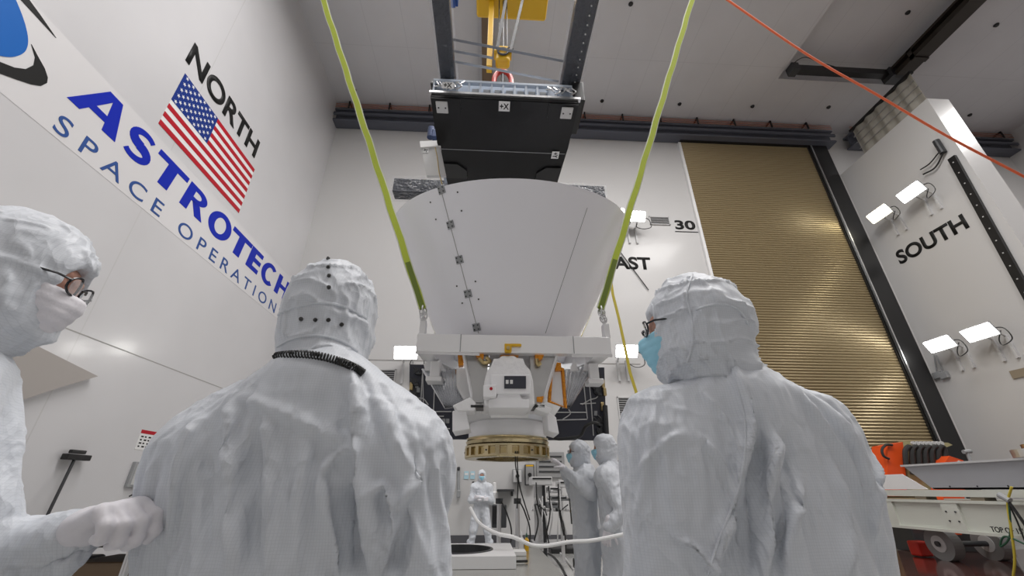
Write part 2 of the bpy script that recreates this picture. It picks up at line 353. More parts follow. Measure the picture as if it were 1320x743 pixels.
def heavy(ch, y0, w, z0=6.43, h=.60, th=.006):
    fn = lambda u, v, t: Vector((xw+t, y0+(u*w)+.12*v*h, z0+v*h)); bm = NB(); k = h/w
    poly = lambda pp: loft(bm, [[fn(u, v, t) for u, v in pp] for t in (0, th)])
    arcs = lambda a0, a1, ru, rv, cu, cv, n=28: [(cu+ru*math.cos(R(a0+(a1-a0)*i/n)), cv+rv*math.sin(R(a0+(a1-a0)*i/n))) for i in range(n+1)]
    if ch == 'A':
        poly([(0, 0), (.24, 0), (.552, .903), (.52, 1.1), (.40, 1.1)]); poly([(.70, 0), (1, 0), (.70, 1.1), (.52, 1.1)]); poly([(.323, .24), (.66, .24), (.628, .44), (.392, .44)])
    if ch == 'T': poly([(0, .80), (1, .80), (1, 1), (0, 1)]); poly([(.35, 0), (.65, 0), (.65, .8), (.35, .8)])
    if ch == 'E': poly([(0, 0), (.42, 0), (.42, 1), (0, 1)]); [poly([(.42, v), (.98, v), (.98, v+.2), (.42, v+.2)]) for v in (0, .4, .8)]
    if ch == 'H': poly([(0, 0), (.30, 0), (.30, 1), (0, 1)]); poly([(.70, 0), (1, 0), (1, 1), (.70, 1)]); poly([(.3, .4), (.7, .4), (.7, .6), (.3, .6)])
    if ch in 'OCRS':
        def ringseg(a0, a1, cu, cv, ru, rv, iu, iv):
            n = 40; o = arcs(a0, a1, ru, rv, cu, cv, n); i_ = arcs(a0, a1, iu, iv, cu, cv, n)
            for j in range(n): loft(bm, [[fn(*p, t) for p in (o[j], o[j+1], i_[j+1], i_[j])] for t in (0, th)])
        if ch == 'O': ringseg(0, 360, .5, .5, .5, .54, .24, .34)
        if ch == 'C': ringseg(48, 312, .55, .5, .55, .54, .26, .34)
        if ch == 'R':
            poly([(0, 0), (.30, 0), (.30, 1), (0, 1)]); ringseg(-90, 90, .42, .71, .46, .29, .20, .12)
            poly([(.3, .83), (.42, .83), (.42, 1), (.3, 1)]); poly([(.3, .42), (.42, .42), (.42, .59), (.3, .59)]); poly([(.34, .45), (.68, .45), (1.0, 0), (.66, 0)])
        if ch == 'S':
            pts = arcs(35, 270, .34, .215, .5, .745, 16)+arcs(90, -145, .36, .215, .5, .285, 16)
            flat_strip(bm, [(u, v) for u, v in pts], [.16+.14*math.sin(PI*i/(len(pts)-1))**2 for i in range(len(pts))], th, fn)
    return bm
t = thing('company_lettering', (XN+.01, 8.1, 6.43), 'bold blue company name ASTROTECH painted along the north wall', 'lettering')
for ch, y0, w in (('A', 4.46, .86), ('S', 5.36, .62), ('T', 6.0, .82), ('R', 6.89, .70), ('O', 7.70, .80), ('T', 8.50, .86), ('E', 9.38, .58), ('C', 10.06, .72), ('H', 10.92, .74)):
    o = obj('letter', heavy(ch, y0, w), M['blue'], t)
t = thing('wall_lettering', (XN+.01, 8.1, 5.87), 'thin slate-blue words SPACE OPERATIONS under the company name', 'lettering')
big = text_mesh('SPACE OPERATIONS', 4.52, 11.68, .30, (xw, 0, 5.87), U_N, V, bold=.0, space=1.5); seen = set()
for v0 in big.verts[:]:
    if v0 in seen: continue
    st_, isl = [v0], []; seen.add(v0)
    while st_:
        v_ = st_.pop(); isl.append(v_)
        for e_ in v_.link_edges:
            o_ = e_.other_vert(v_)
            if o_ not in seen: seen.add(o_); st_.append(o_)
    ix = {v_: i for i, v_ in enumerate(isl)}; fs_ = {f_ for v_ in isl for f_ in v_.link_faces}
    obj('letter', ([tuple(v_.co) for v_ in isl], [tuple(ix[v_] for v_ in f_.verts) for f_ in fs_]), M['thin'], t)
big.free()
word('wall_lettering', text_mesh('EAST', 3.86, 5.47, .50, (0, YE-.004, 8.06), (1, 0, 0), V, bold=.03), M['letter'], 'black word EAST on the wall beside the white cone')
w = word('wall_lettering', text_mesh('30', 6.62, 7.38, .40, (0, YE-.004, 9.78), (1, 0, 0), V, bold=.03), M['letter'], 'black underlined number 30 beside the roll-up door')
obj('underline', bx(NB(), (6.58, YE-.006, 9.66), (7.44, YE, 9.70)), M['letter'], w)
word('wall_lettering', text_mesh('SOUTH', -11.42, -9.18, .50, (XS-.004, 0, 8.20), (0, -1, 0), V, bold=.03), M['letter'], 'black word SOUTH on the right-hand pier')
# globe logo
def ell(cy, cz, ry, rz, a0=0, a1=360, n=48, rot=0):
    o = []
    for k in range(n+1):
        a = R(a0+(a1-a0)*k/n); y, z = ry*math.cos(a), rz*math.sin(a); o.append((cy+y*math.cos(rot)-z*math.sin(rot), cz+y*math.sin(rot)+z*math.cos(rot)))
    return o
t = thing('company_logo', (XN+.01, 3.2, 5.9), 'blue globe with black swoosh logo at the left end of the banner', 'logo')
bm = NB(); prism(bm, [Vector((v.x, v.y, v.z)) for v in spl([hit(x, y, 'x', xw) for x, y in ((18, -4), (25, 12), (32, 32), (35.5, 50), (34, 62), (28, 69.5), (15, 73.5), (0, 72), (-22, 66), (-50, 45), (-60, 0), (-25, -35), (5, -25), (18, -4))], 4)[:-1]], (.008, 0, 0)); obj('globe', bm, M['globe'], t)
def px_poly(pts, ax, val): return [hit(x, y, ax, val) for x, y in pts]
bm = NB(); prism(bm, px_poly([(40, 57), (48, 72), (57, 88), (61, 100), (60, 107), (52, 111), (40, 109), (22, 103), (0, 95), (-30, 80), (-30, 60), (0, 80), (18, 87), (33, 89), (43, 84), (45, 74)], 'x', xw), (.008, 0, 0)); obj('swoosh', bm, M['letter'], t)
bm = NB(); prism(bm, px_poly([(25, -2), (50, 25), (72, 49), (52, 20), (36, -2)], 'x', xw), (.008, 0, 0)); obj('swoosh', bm, M['letter'], t)
# flag
t = thing('flag_decal', (XN+.01, 7.1, 7.4), 'United States flag decal below the word NORTH', 'flag')
fy0, fy1, fz0, fz1 = 5.80, 8.55, 7.40, 8.80
obj('field', bx(NB(), (XN+.001, fy0, fz0), (xw, fy1, fz1)), M['white'], t)
bm = NB(); sh = (fz1-fz0)/13
for k in range(0, 13, 2):
    z1 = fz1-k*sh; bx(bm, (xw, fy0 if k > 6 else fy0+1.12, z1-sh), (xw+.004, fy1, z1))
obj('stripes', bm, M['red'], t)
obj('canton', bx(NB(), (xw, fy0, fz1-7*sh), (xw+.005, fy0+1.12, fz1)), M['navy'], t)
bm = NB()
for r_ in range(9):
    for c_ in range(6 if r_ % 2 == 0 else 5):
        cy = fy0+1.12*(c_+(.5 if r_ % 2 == 0 else 1))/6; cz = fz1-7*sh*(r_+.6)/9.2
        prism(bm, [(xw+.005, cy+(.045 if k % 2 == 0 else .018)*math.sin(k*PI/5), cz+(.045 if k % 2 == 0 else .018)*math.cos(k*PI/5)) for k in range(10)], (.003, 0, 0))
obj('stars', bm, M['white'], t)

# ------------------------------------------------------------------ WALL LAMPS AND FITTINGS
def flood(c, nrm, w, label, m='lamp', tiltdown=.5, wd_=.6):
    """wall floodlight: lens faces out of the wall and down"""
    c = Vector(c); n = Vector(nrm); s = Vector((0, 0, 1)).cross(n).normalized()
    f = (n+Vector((0, 0, -tiltdown))).normalized(); u = f.cross(s)
    t = thing('floodlight', c-n*.55, label, 'floodlight')
    def q(a, b, d): return c+s*a+u*b+f*d
    def qbox(bm, a0, a1, b0, b1, d0, d1): return loft(bm, [[q(a0, b0, d0), q(a1, b0, d0), q(a1, b1, d0), q(a0, b1, d0)], [q(a0, b0, d1), q(a1, b0, d1), q(a1, b1, d1), q(a0, b1, d1)]])
    bm = NB(); loft(bm, [[q(-w*.3, -.1, -.22), q(w*.3, -.1, -.22), q(w*.3, .1, -.22), q(-w*.3, .1, -.22)], [q(-w/2-.03, -.2, -.03), q(w/2+.03, -.2, -.03), q(w/2+.03, .2, -.03), q(-w/2-.03, .2, -.03)], [q(-w/2-.03, -.2, 0), q(w/2+.03, -.2, 0), q(w/2+.03, .2, 0), q(-w/2-.03, .2, 0)]])
    obj('housing', bm, M['grey'], t)
    obj('lens', qbox(NB(), -w/2, w/2, -.17, .17, 0, .02), M[m], t)
    for k in (-1, 1):
        bm = NB(); b = c+s*k*w*.22-n*(wd_-.035); bx(bm, b+Vector((-.03, -.03, -.75)), b+Vector((.03, .03, -.1))); tube(bm, [b+Vector((0, 0, -.15)), c-f*.15+s*k*w*.22], .025, 6); obj('bracket', bm, M['lgrey'], t)
    bm = NB(); a = c+s*w*.35-f*.1
    tube(bm, spl([a, a+s*.25-u*.25*0+Vector((0, 0, -.1)), a+s*.3+Vector((0, 0, -.4)), a+s*.05+Vector((0, 0, -.5)), a-s*.12-n*.2+Vector((0, 0, -.3)), a-s*.05-n*.3+Vector((0, 0, -.05))]), .014, 6); obj('cable', bm, M['cord'], t)
    return t
for p, lb in (((523, 455), 'lit white floodlight on the east wall left of the silver frame'), ((577, 457), 'lit floodlight seen under the left end of the silver frame'),
              ((808, 453), 'lit white floodlight beside the blue face mask'), ((820, 279), 'lit floodlight above the word EAST'), ((793, 275), 'lit floodlight peeping past the right rim of the cone')):
    flood(hit(*p, 'y', 11.4), (0, -1, 0), .62, lb)
for p, m, lb in (((1133, 276), 'lampw', 'warm yellow-white floodlight, left of the upper pair by SOUTH'), ((1174, 248), 'lamp', 'grey-hooded floodlight, right of the upper pair over SOUTH'),
                 ((1211, 444), 'lamp', 'left floodlight of the lower pair below SOUTH'), ((1262, 429), 'lamp', 'right floodlight of the lower pair below SOUTH')):
    flood(hit(*p, 'x', 13.4), (-1, 0, 0), .72, lb, m, .5, .55)
def louver(c, w, h, ax, label):
    t = thing('wall_vent', c, label, 'vent'); n = max(4, int(h/.06))
    if ax == 'y':
        bm = NB(); bx(bm, (c[0]-w/2, YE-.05, c[2]), (c[0]+w/2, YE, c[2]+.03)); bx(bm, (c[0]-w/2, YE-.05, c[2]+h-.03), (c[0]+w/2, YE, c[2]+h)); bx(bm, (c[0]-w/2, YE-.05, c[2]), (c[0]-w/2+.03, YE, c[2]+h)); bx(bm, (c[0]+w/2-.03, YE-.05, c[2]), (c[0]+w/2, YE, c[2]+h)); obj('vent_frame', bm, M['lgrey'], t)
        bm = NB()
        for k in range(n): bx(bm, (c[0]-w/2+.02, YE-.04, c[2]+h*k/n+.01), (c[0]+w/2-.02, YE-.01, c[2]+h*(k+.45)/n+.01))
        obj('slats', bm, M['louver'], t); obj('backing', bx(NB(), (c[0]-w/2+.01, YE-.008, c[2]+.01), (c[0]+w/2-.01, YE, c[2]+h-.01)), M['dark'], t)
louver((-3.17, YE-.03, 4.05), .88, .42, 'y', 'grey louvred vent left of the silver frame')
louver((6.07, YE-.03, 9.94), .74, .36, 'y', 'pale louvred vent left of the number 30')
louver((4.0, YE-.03, 3.0), .5, .75, 'y', 'grey louvred vent low beside the right-hand person')
tag(obj('wall_plate', bx(NB(), (XS-.03, 9.3, 3.95), (XS, 10.07, 4.16)), M['tan']), 'tan rectangular plate at the right edge of the south pier', 'plate')
# pier conduit rail
t = thing('conduit_rail', (XS-.1, 8.75, 5), 'tall black perforated rail up the edge of the south pier', 'rail')
a = hit(1227, 203, 'x', XS-.06); b = hit(1320, 372, 'x', XS-.06); b = a+(b-a)*1.25; b.z = max(b.z, 3)
bm = NB(); ribbon(bm, [a, b], .2, .08, (0, 1, 0)); obj('channel', bm, M['black'], t)
for k in range(14):
    bm = NB(); p = a.lerp(b, (k+.5)/14); bx(bm, p+Vector((-.05, -.015, -.015)), p+Vector((-.04, .015, .015)))
    obj('slot_hole', bm, M['lgrey'], t)
bm = NB(); p = hit(1216, 197, 'x', XS-.1); cyl(bm, p, p+Vector((0, 0, .5)), .09, 12); obj('junction', bm, M['dark'], t)
bm = NB(); q = hit(1190, 225, 'x', XS-.1); tube(bm, spl([p, p.lerp(q, .5)+Vector((0, 0, -.15)), q]), .025, 6); tube(bm, spl([p+Vector((0, .1, .1)), p.lerp(q, .6)+Vector((0, 0, .1)), q+Vector((0, 0, .2))]), .02, 6); obj('cable', bm, M['cord'], t)
t = thing('wall_socket', hit(1216, 480, 'x', XS-.05), 'double conduit with socket boxes below the lower floodlights', 'socket')
for k in (0, 1):
    p = hit(1208+k*9, 484, 'x', XS-.06); bm = NB(); bx(bm, p+Vector((-.04, -.12, -.1)), p+Vector((.05, .12, .1)), .02); obj('socket_box', bm, M['grey'], t)
    bm = NB(); tube(bm, [p, hit(1204+k*3, 458, 'x', XS-.06)], .02, 6); obj('conduit', bm, M['grey'], t)
# north wall fittings
tag(obj('notice_sheet', bx(NB(), (XN, 8.12, 1.95), (XN+.006, 8.52, 2.28)), M['paper']), 'white printed safety notice on the north wall', 'notice')
ns = bpy.data.objects['notice_sheet']
obj('notice_header', bx(NB(), (XN+.006, 8.12, 2.22), (XN+.009, 8.52, 2.28)), M['red'], ns)
bm = NB()
for r_ in range(4):
    for c_ in range(4): bx(bm, (XN+.006, 8.16+c_*.09, 1.99+r_*.055), (XN+.008, 8.2+c_*.09+.02*((r_+c_) % 2), 2.015+r_*.055))
obj('notice_print', bm, M['letter'], ns)
t = thing('switch_panel', (XN+.05, 8.45, 1.34), 'grey two-knob control panel on the north wall', 'control panel')
obj('panel_box', bx(NB(), (XN, 8.2, 1.34), (XN+.06, 8.75, 1.75), .01), M['grey'], t)
obj('panel_face', bx(NB(), (XN+.06, 8.25, 1.38), (XN+.07, 8.7, 1.71)), M['lgrey'], t)
for z in (1.46, 1.6):
    bm = NB(); cyl(bm, (XN+.07, 8.45, z), (XN+.11, 8.45, z), .035, 12); obj('knob', bm, M['black'], t)
bm = NB(); tube(bm, spl([(XN+.04, 8.35, 1.2), (XN+.08, 8.45, 1.25), (XN+.08, 8.6, 1.2), (XN+.04, 8.62, 1.0)]), .012, 6)
obj('cable', bm, M['cord'], t)
t = thing('floor_squeegee', (-6.0, 6.8, 0), 'dark long-handled squeegee leaning head-up on the north wall', 'squeegee')
bm = NB(); cyl(bm, (-6.0, 6.7, .05), (-6.17, 6.98, 1.72), .02, 10); obj('handle', bm, M['dark'], t)
bm = NB(); bx(bm, (-6.22, 6.8, 1.70), (-6.12, 7.2, 1.78), .01); obj('squeegee_head', bm, M['black'], t)
bm = NB(); bx(bm, (-6.2, 6.86, 1.79), (-6.14, 7.1, 1.84), .01); obj('rubber_blade', bm, M['rubber'], t)
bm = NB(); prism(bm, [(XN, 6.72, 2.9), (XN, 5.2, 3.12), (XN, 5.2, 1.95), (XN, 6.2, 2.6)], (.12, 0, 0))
tag(obj('air_return_hood', bm, mat('wall_box_grey', (.40, .37, .35), .5)), 'grey sloping wall box on the north wall behind the left-hand person', 'wall box')  # one even warm grey as the box's own colour

# ------------------------------------------------------------------ SPACECRAFT (axis AX, AY)
AX, AY = .22, 4.85
craft = thing('spacecraft', (AX, AY, 1.60), 'white conical spacecraft with gold adapter ring hanging from lifting gear', 'spacecraft')
N_ = 96; R0, R1, Z0 = .70, 1.60, 2.60
def rimz(a): return 4.50+.21*1.6*math.sin(a)
def cone_ring(t, dr=0):
    o = []
    for k in range(N_):
        a = 2*PI*k/N_; tt = t; z = Z0+(rimz(a)-Z0)*tt; r = R0+(R1-R0)*tt-dr; o.append((AX+.04*tt+r*math.cos(a), AY+r*math.sin(a), z))
    return o
bm = NB(); loft(bm, [cone_ring(t/8) for t in range(9)]+[cone_ring((8-t)/8, .025) for t in range(9)], cap=False)
shield = obj('outer_shield', bm, M['shield'], craft, smooth=True)
def bvh(o):
    off = world_loc(o); me = o.data
    return BVHTree.FromPolygons([v.co+off for v in me.vertices], [tuple(p.vertices) for p in me.polygons])
sb = bvh(shield)
def onto(tree, x, y):
    r = ray(x, y); h = tree.ray_cast(CAM, r.normalized(), 60); return h[0], h[1]
def surf_line(tree, pts, off=.003, n=12):
    out = []
    for (x0, y0), (x1, y1) in zip(pts[:-1], pts[1:]):
        for k in range(n+1):
            p, nn = onto(tree, x0+(x1-x0)*k/n, y0+(y1-y0)*k/n)
            if p is not None:
                if nn.dot(CAM-p) < 0: nn = -nn
                out.append(p+nn*off)
    return out
bm = NB(); tube(bm, surf_line(sb, [(568, 243), (617, 430)], .001), .004, 6)
obj('seam', bm, M['seam'], craft)
bm = NB(); tube(bm, surf_line(sb, [(757, 268), (703, 430)], .001), .003, 6); obj('seam', bm, M['louver'], craft)
def patch(tree, x, y, s, th):
    p, n = onto(tree, x, y)
    if n.dot(CAM-p) < 0: n = -n
    u = Vector((0, 0, 1)).cross(n).normalized(); v = n.cross(u)
    return loft(NB(), [[p+u*a*s+v*b*s+n*d for a, b in ((-1, -1), (1, -1), (1, 1), (-1, 1))] for d in (0, th)]), p, n, u, v
for x, y in ((569.5, 245), (581, 290), (592.5, 335), (603.5, 379), (614.5, 422)):
    bm, p, n, u, v = patch(sb, x, y, .042, .012); br = obj('hinge_bracket', bm, M['grey'], craft)
    for a in (-1, 1):
        for b in (-1, 1): q = p+u*a*.025+v*b*.022+n*.012; obj('screw', cyl(NB(), q, q+n*.008, .008, 8), M['dark'], br)
for x, y in ((590, 248), (555, 261), (595, 272), (562, 283), (589, 369), (613, 363), (617, 386), (596, 391)):
    p, n = onto(sb, x, y)
    if n.dot(CAM-p) < 0: n = -n
    bm = NB(); cyl(bm, p-n*.002, p+n*.005, .009, 10); obj('vent_hole', bm, M['black'], craft)
# inner shields (nested cones seen only from above)
bm = NB(); loft(bm, [[(AX+(R0-.1+(R1-.25-R0)*t)*math.cos(2*PI*k/48), AY+(R0-.1+(R1-.25-R0)*t)*math.sin(2*PI*k/48), Z0+.05+t*(1.4+.25*math.sin(2*PI*k/48))) for k in range(48)] for t in (0, .5, 1)], cap=False)
obj('inner_shield', bm, M['silver'], craft, smooth=True)
# silver grooved radiator: inverted cone with vertical grooves
def grooved(pts, Y, n=26):
    (a, b, c, d) = [hit(x, y, 'y', Y) for x, y in pts]; rows = []
    for t_ in (0, 1):
        p, q = (a, b) if t_ == 0 else (d, c); fr_ = [p.lerp(q, k/n)+Vector((0, -.022 if k % 2 else 0, 0)) for k in range(n+1)]; rows.append(fr_+[v+Vector((0, .05, 0)) for v in fr_[::-1]])
    return loft(NB(), rows)
obj('grooved_radiator', grooved(((543, 476), (606, 476), (596, 524), (573, 527)), 4.25), M['silver'], craft)
obj('grooved_radiator', grooved(((722, 478), (770, 470), (735, 526), (726, 526)), 4.25, 16), M['silver'], craft)
for pts in (((546, 470), (556, 462), (560, 478), (548, 478)), ((566, 462), (574, 478), (562, 478)), ((740, 462), (746, 478), (735, 478)), ((756, 462), (768, 462), (764, 478), (752, 478))):
    obj('bracket_plate', prism(NB(), [hit(x, y, 'y', 4.2) for x, y in pts], (0, .05, 0)), M['alw'], craft)
# struts: two slanted plates and the side gussets
def quadpx(pts, y, d, dy=0):
    return prism(NB(), [hit(px_, py_, 'y', y+(dy if i in (1, 2) else 0)) for i, (px_, py_) in enumerate(pts)], (0, d, 0))
for pts, lb in ((((598, 455), (631, 455), (622, 519), (610, 519)), 'left silver strut plate'), (((683, 455), (718, 455), (698, 521), (686, 521)), 'right silver strut plate')):
    plabel(obj('strut_plate', quadpx(pts, 3.98, .06), M['strut'], craft), lb)
obj('centre_web', quadpx(((631, 455), (683, 455), (683, 505), (631, 505)), 4.12, .05), M['strut'], craft)
for x0, x1 in ((597.5, 609.5), (719, 700)):
    bm = NB(); tube(bm, [hit(x0, 455, 'y', 3.96), hit(x1, 519, 'y', 4.0)], .018, 8); obj('strut_edge', bm, M['alw'], craft)
# white thermal blanket dome over the instrument
def blob_mesh(poly, y0, y1, bev, m, name, lab=None, nz=3):
    bm = prism(NB(), [hit(x, y, 'y', y0) for x, y in poly], (0, y1-y0, 0))
    bmesh.ops.bevel(bm, geom=bm.edges[:], offset=bev, segments=3, affect='EDGES', profile=.6)
    o = obj(name, bm, M[m], craft, smooth=False)
    return plabel(o, lab) if lab else o
dome = blob_mesh(((646, 458), (664, 458), (671, 466), (684, 476), (688, 492), (690, 524), (624, 524), (624, 492), (628, 476), (640, 466)), 3.86, 4.35, .035, 'mli', 'instrument_blanket', 'crinkled white dome-shaped blanket')
blob_mesh(((622, 480), (692, 480), (697, 526), (618, 526)), 4.0, 4.4, .03, 'mli', 'side_blanket')
ib = blob_mesh(((633, 483), (684, 483), (684, 508), (633, 508)), 3.76, 3.9, .01, 'mlig', 'instrument_box')
obj('aperture_cover', prism(NB(), [hit(x, y, 'y', 3.748) for x, y in ((650, 485), (678, 485), (678, 501), (650, 501))], (0, .012, 0)), M['panel'], ib)
for x in (654, 659.5):
    obj('test_patch', prism(NB(), [hit(a, b, 'y', 3.743) for a, b in ((x-2, 490), (x+1.6, 490), (x+1.6, 495), (x-2, 495))], (0, .006, 0)), M['paper'], ib)
sc_ = blob_mesh(((623, 496), (640, 496), (640, 512), (623, 512)), 3.70, 3.86, .012, 'mlig', 'sensor_box', 'small white sensor box with a red dot')
bm = NB(); p = hit(633, 501.5, 'y', 3.70); cyl(bm, p, p+Vector((0, -.01, 0)), .014, 12); obj('red_cap', bm, M['red'], sc_)
blob_mesh(((630, 515), (641, 515), (641, 508), (671, 508), (671, 515), (682, 515), (682, 526), (630, 526)), 3.78, 4.2, .008, 'mlig', 'equipment_box', 'stepped white equipment box')
for pts in (((583, 523), (606, 512), (614, 520), (612, 530), (590, 530)), ((693, 520), (712, 526), (708, 534), (690, 528))):
    blob_mesh(pts, 3.95, 4.2, .012, 'mli', 'loose_blanket')
for pts in (((583, 530), (600, 526), (606, 553), (583, 557)), ((704, 528), (717, 538), (721, 560), (707, 556))):
    blob_mesh(pts, 4.0, 4.35, .012, 'mlig', 'skirt_cover')
blob_mesh(((588, 474), (606, 474), (612, 514), (598, 516), (588, 498)), 4.15, 4.3, .03, 'mli', 'side_blanket')
# octagonal bus skirt, flange, separation ring
def octo(r, z, n=8, ph=PI/8): return [(AX+.0+r*math.cos(2*PI*k/n+ph), AY+r*math.sin(2*PI*k/n+ph), z) for k in range(n)]
bm = NB(); loft(bm, [octo(.62, 2.25), octo(.66, 2.17), octo(.50, 1.97), octo(.44, 1.96)]); obj('bus_skirt', bm, M['al'], craft)
bm = NB(); lathe(bm, [(.38, 1.81), (.435, 1.81), (.435, 1.88), (.425, 1.965), (.38, 1.97)], (AX, AY), 80, True); obj('flange_cover', bm, M['mlig'], craft, smooth=False)
bm = NB(); lathe(bm, [(.40, 1.735), (.45, 1.74), (.462, 1.77), (.455, 1.775), (.445, 1.79), (.455, 1.805), (.42, 1.815)], (AX, AY), 96, True); obj('clamp_band', bm, M['gold'], craft, smooth=False)
ring = None
bm = NB(); lathe(bm, [(.34, 1.60), (.462, 1.60), (.468, 1.61), (.468, 1.625), (.432, 1.627), (.432, 1.703), (.464, 1.705), (.467, 1.725), (.42, 1.74), (.34, 1.74)], (AX, AY), 96); 
ring = obj('adapter_ring', bm, M['gold'], craft, smooth=False)
for k in range(24):
    a = 2*PI*k/24; d = Vector((math.cos(a), math.sin(a), 0)); s = Vector((-d.y, d.x, 0)); c = Vector((AX, AY, 0))
    w0 = .022
    bm = loft(NB(), [[c+d*.427+s*w0+Vector((0, 0, z)), c+d*.466+s*w0+Vector((0, 0, z)), c+d*.466-s*w0+Vector((0, 0, z)), c+d*.427-s*w0+Vector((0, 0, z))] for z in (1.623, 1.707)])
    obj('ring_rib', bm, M['gold'], ring)
    if k % 4 == 0:
        bm = NB(); cyl(bm, c+d*.464+Vector((0, 0, 1.665)), c+d*.473+Vector((0, 0, 1.665)), .008, 8); obj('bolt', bm, M['dark'], ring)
for k in range(24):
    bm = NB(); a = 2*PI*(k+.5)/24; d = Vector((math.cos(a), math.sin(a), 0)); s = Vector((-d.y, d.x, 0)); c = Vector((AX, AY, 0))
    loft(bm, [[c+d*.430+s*.026+Vector((0, 0, z)), c+d*.438+s*.026+Vector((0, 0, z)), c+d*.438-s*.026+Vector((0, 0, z)), c+d*.430-s*.026+Vector((0, 0, z))] for z in (1.637, 1.693)])
    obj('pocket_cover', bm, M['goldd'], ring)
# flat dark array behind the bus
PY = 5.25
pa = [hit(x, y, 'y', PY) for x, y in ((528, 470), (779, 474), (782, 568), (527, 566))]
arr = obj('solar_array', prism(NB(), pa, (0, .05, 0)), M['panel'], craft)
plabel(arr, 'flat dark blue panel with pale wiring behind the body')
def wire(pts, r=.007, m='wire', name='wire', y=PY-.012, par=None):
    bm = NB(); tube(bm, spl([hit(x, yy, 'y', y) for x, yy in pts], 4) if len(pts) > 2 else [hit(x, yy, 'y', y) for x, yy in pts], r, 6); return obj(name, bm, M[m], par or arr)
for pts in (((545, 476), (541, 540)), ((560, 500), (558, 552)), ((558, 553), (580, 553)), ((562, 531), (582, 531)), ((562, 537), (572, 537)), ((533, 514), (545, 514), (552, 522)), ((758, 480), (762, 520), (765, 562)), ((752, 490), (757, 540)),
            ((716, 532), (757, 532)), ((716, 542), (757, 541)), ((768, 520), (748, 521)), ((750, 522), (760, 516), (770, 512), (770, 500)), ((724, 542), (735, 534), (733, 528)), ((568, 545), (568, 553)), ((546, 540), (545, 480))):
    wire(pts)
for x, y in ((563, 543), (572, 543), (577, 543), (768, 533), (537, 497), (539, 503)): 
    obj('junction_pad', prism(NB(), [hit(x+a*2, y+b*3, 'y', PY-.02) for a, b in ((-1, -1), (1, -1), (1, 1), (-1, 1))], (0, .02, 0)), M['grey'], arr)
for x, y in ((537, 478), (534, 492), (533, 508), (770, 483), (768, 499), (770, 505), (771, 544), (776, 541), (774, 556), (778, 550)):
    p = hit(x, y, 'y', PY-.05); bm = NB(); cyl(bm, p+Vector((0, .06, 0)), p, .04, 12); cyl(bm, p, p+Vector((0, -.015, 0)), .022, 10); bx(bm, p+Vector((.0, -.01, -.05)), p+Vector((.055, .04, -.02))); tube(bm, [p+Vector((-.05, 0, .05)), p+Vector((.04, .0, -.05))], .009, 6); obj('hinge_fitting', bm, M['dark'], arr)
for x, y in ((530, 498), (778, 495), (777, 524), (780, 505)):
    p = hit(x, y, 'y', PY-.05); bm = NB(); bx(bm, p+Vector((-.02, 0, -.05)), p+Vector((.02, .05, .05)), .006); obj('brass_fitting', bm, M['goldd'], arr)
bm = NB(); tube(bm, spl([hit(x, y, 'y', 4.9) for x, y in ((708, 560), (718, 566), (735, 565), (748, 562), (755, 550), (765, 545), (772, 547))]), .018, 8); obj('cable_bundle', bm, M['cord'], arr)
bm = NB(); tube(bm, [hit(780, 523, 'y', 5.15), hit(782, 560, 'y', 5.15)], .03, 10); obj('hold_down_tube', bm, M['dark'], arr)
# gold-framed white panel on the right, orange foil pieces
fr = [(711, 472), (725, 476), (729, 526), (708, 518)]
bm = NB(); c4 = [hit(x, y, 'y', 4.1) for x, y in fr]; tube(bm, c4+[c4[0]], .021, 6); af = obj('kapton_frame', bm, M['kapton'], craft)
obj('framed_panel', prism(NB(), c4, (0, .03, 0)), M['mlig'], af)
def foil(poly, y, name='foil_cover'): return obj(name, prism(NB(), [hit(a, b, 'y', y) for a, b in poly], (0, .07, 0)), M['kapton'], craft)
foil(((642, 452), (671, 452), (668, 460), (646, 460)), 3.95); foil(((590, 457), (599, 457), (597, 471), (591, 472)), 4.0); foil(((612, 455), (624, 454), (623, 464), (614, 460)), 3.92)
foil(((689, 456), (702, 456), (699, 463), (691, 466)), 3.92); foil(((716, 467), (723, 468), (724, 478), (716, 478)), 4.05); foil(((692, 512), (701, 511), (699, 519), (692, 518)), 3.96)
for pts in (((618, 462), (624, 468), (631, 466), (627, 461)), ((692, 463), (693, 470), (697, 468))):
    bm = NB(); tube(bm, spl([hit(a, b, 'y', 3.93) for a, b in pts]), .02, 8); obj('bronze_pipe', bm, M['goldd'], craft)
for x in (634, 676):
    bm = NB(); cyl(bm, hit(x, 478, 'y', 3.99), hit(x+(2 if x > 650 else -2), 520, 'y', 3.99), .03, 12); obj('support_post', bm, M['mlig'], craft)
for x, y in ((615, 524), (694, 524)):
    p = hit(x, y, 'y', 3.95); bm = NB(); bx(bm, p+Vector((-.06, 0, -.012)), p+Vector((.06, .2, .012))); obj('joint_gap', bm, M['black'], craft)

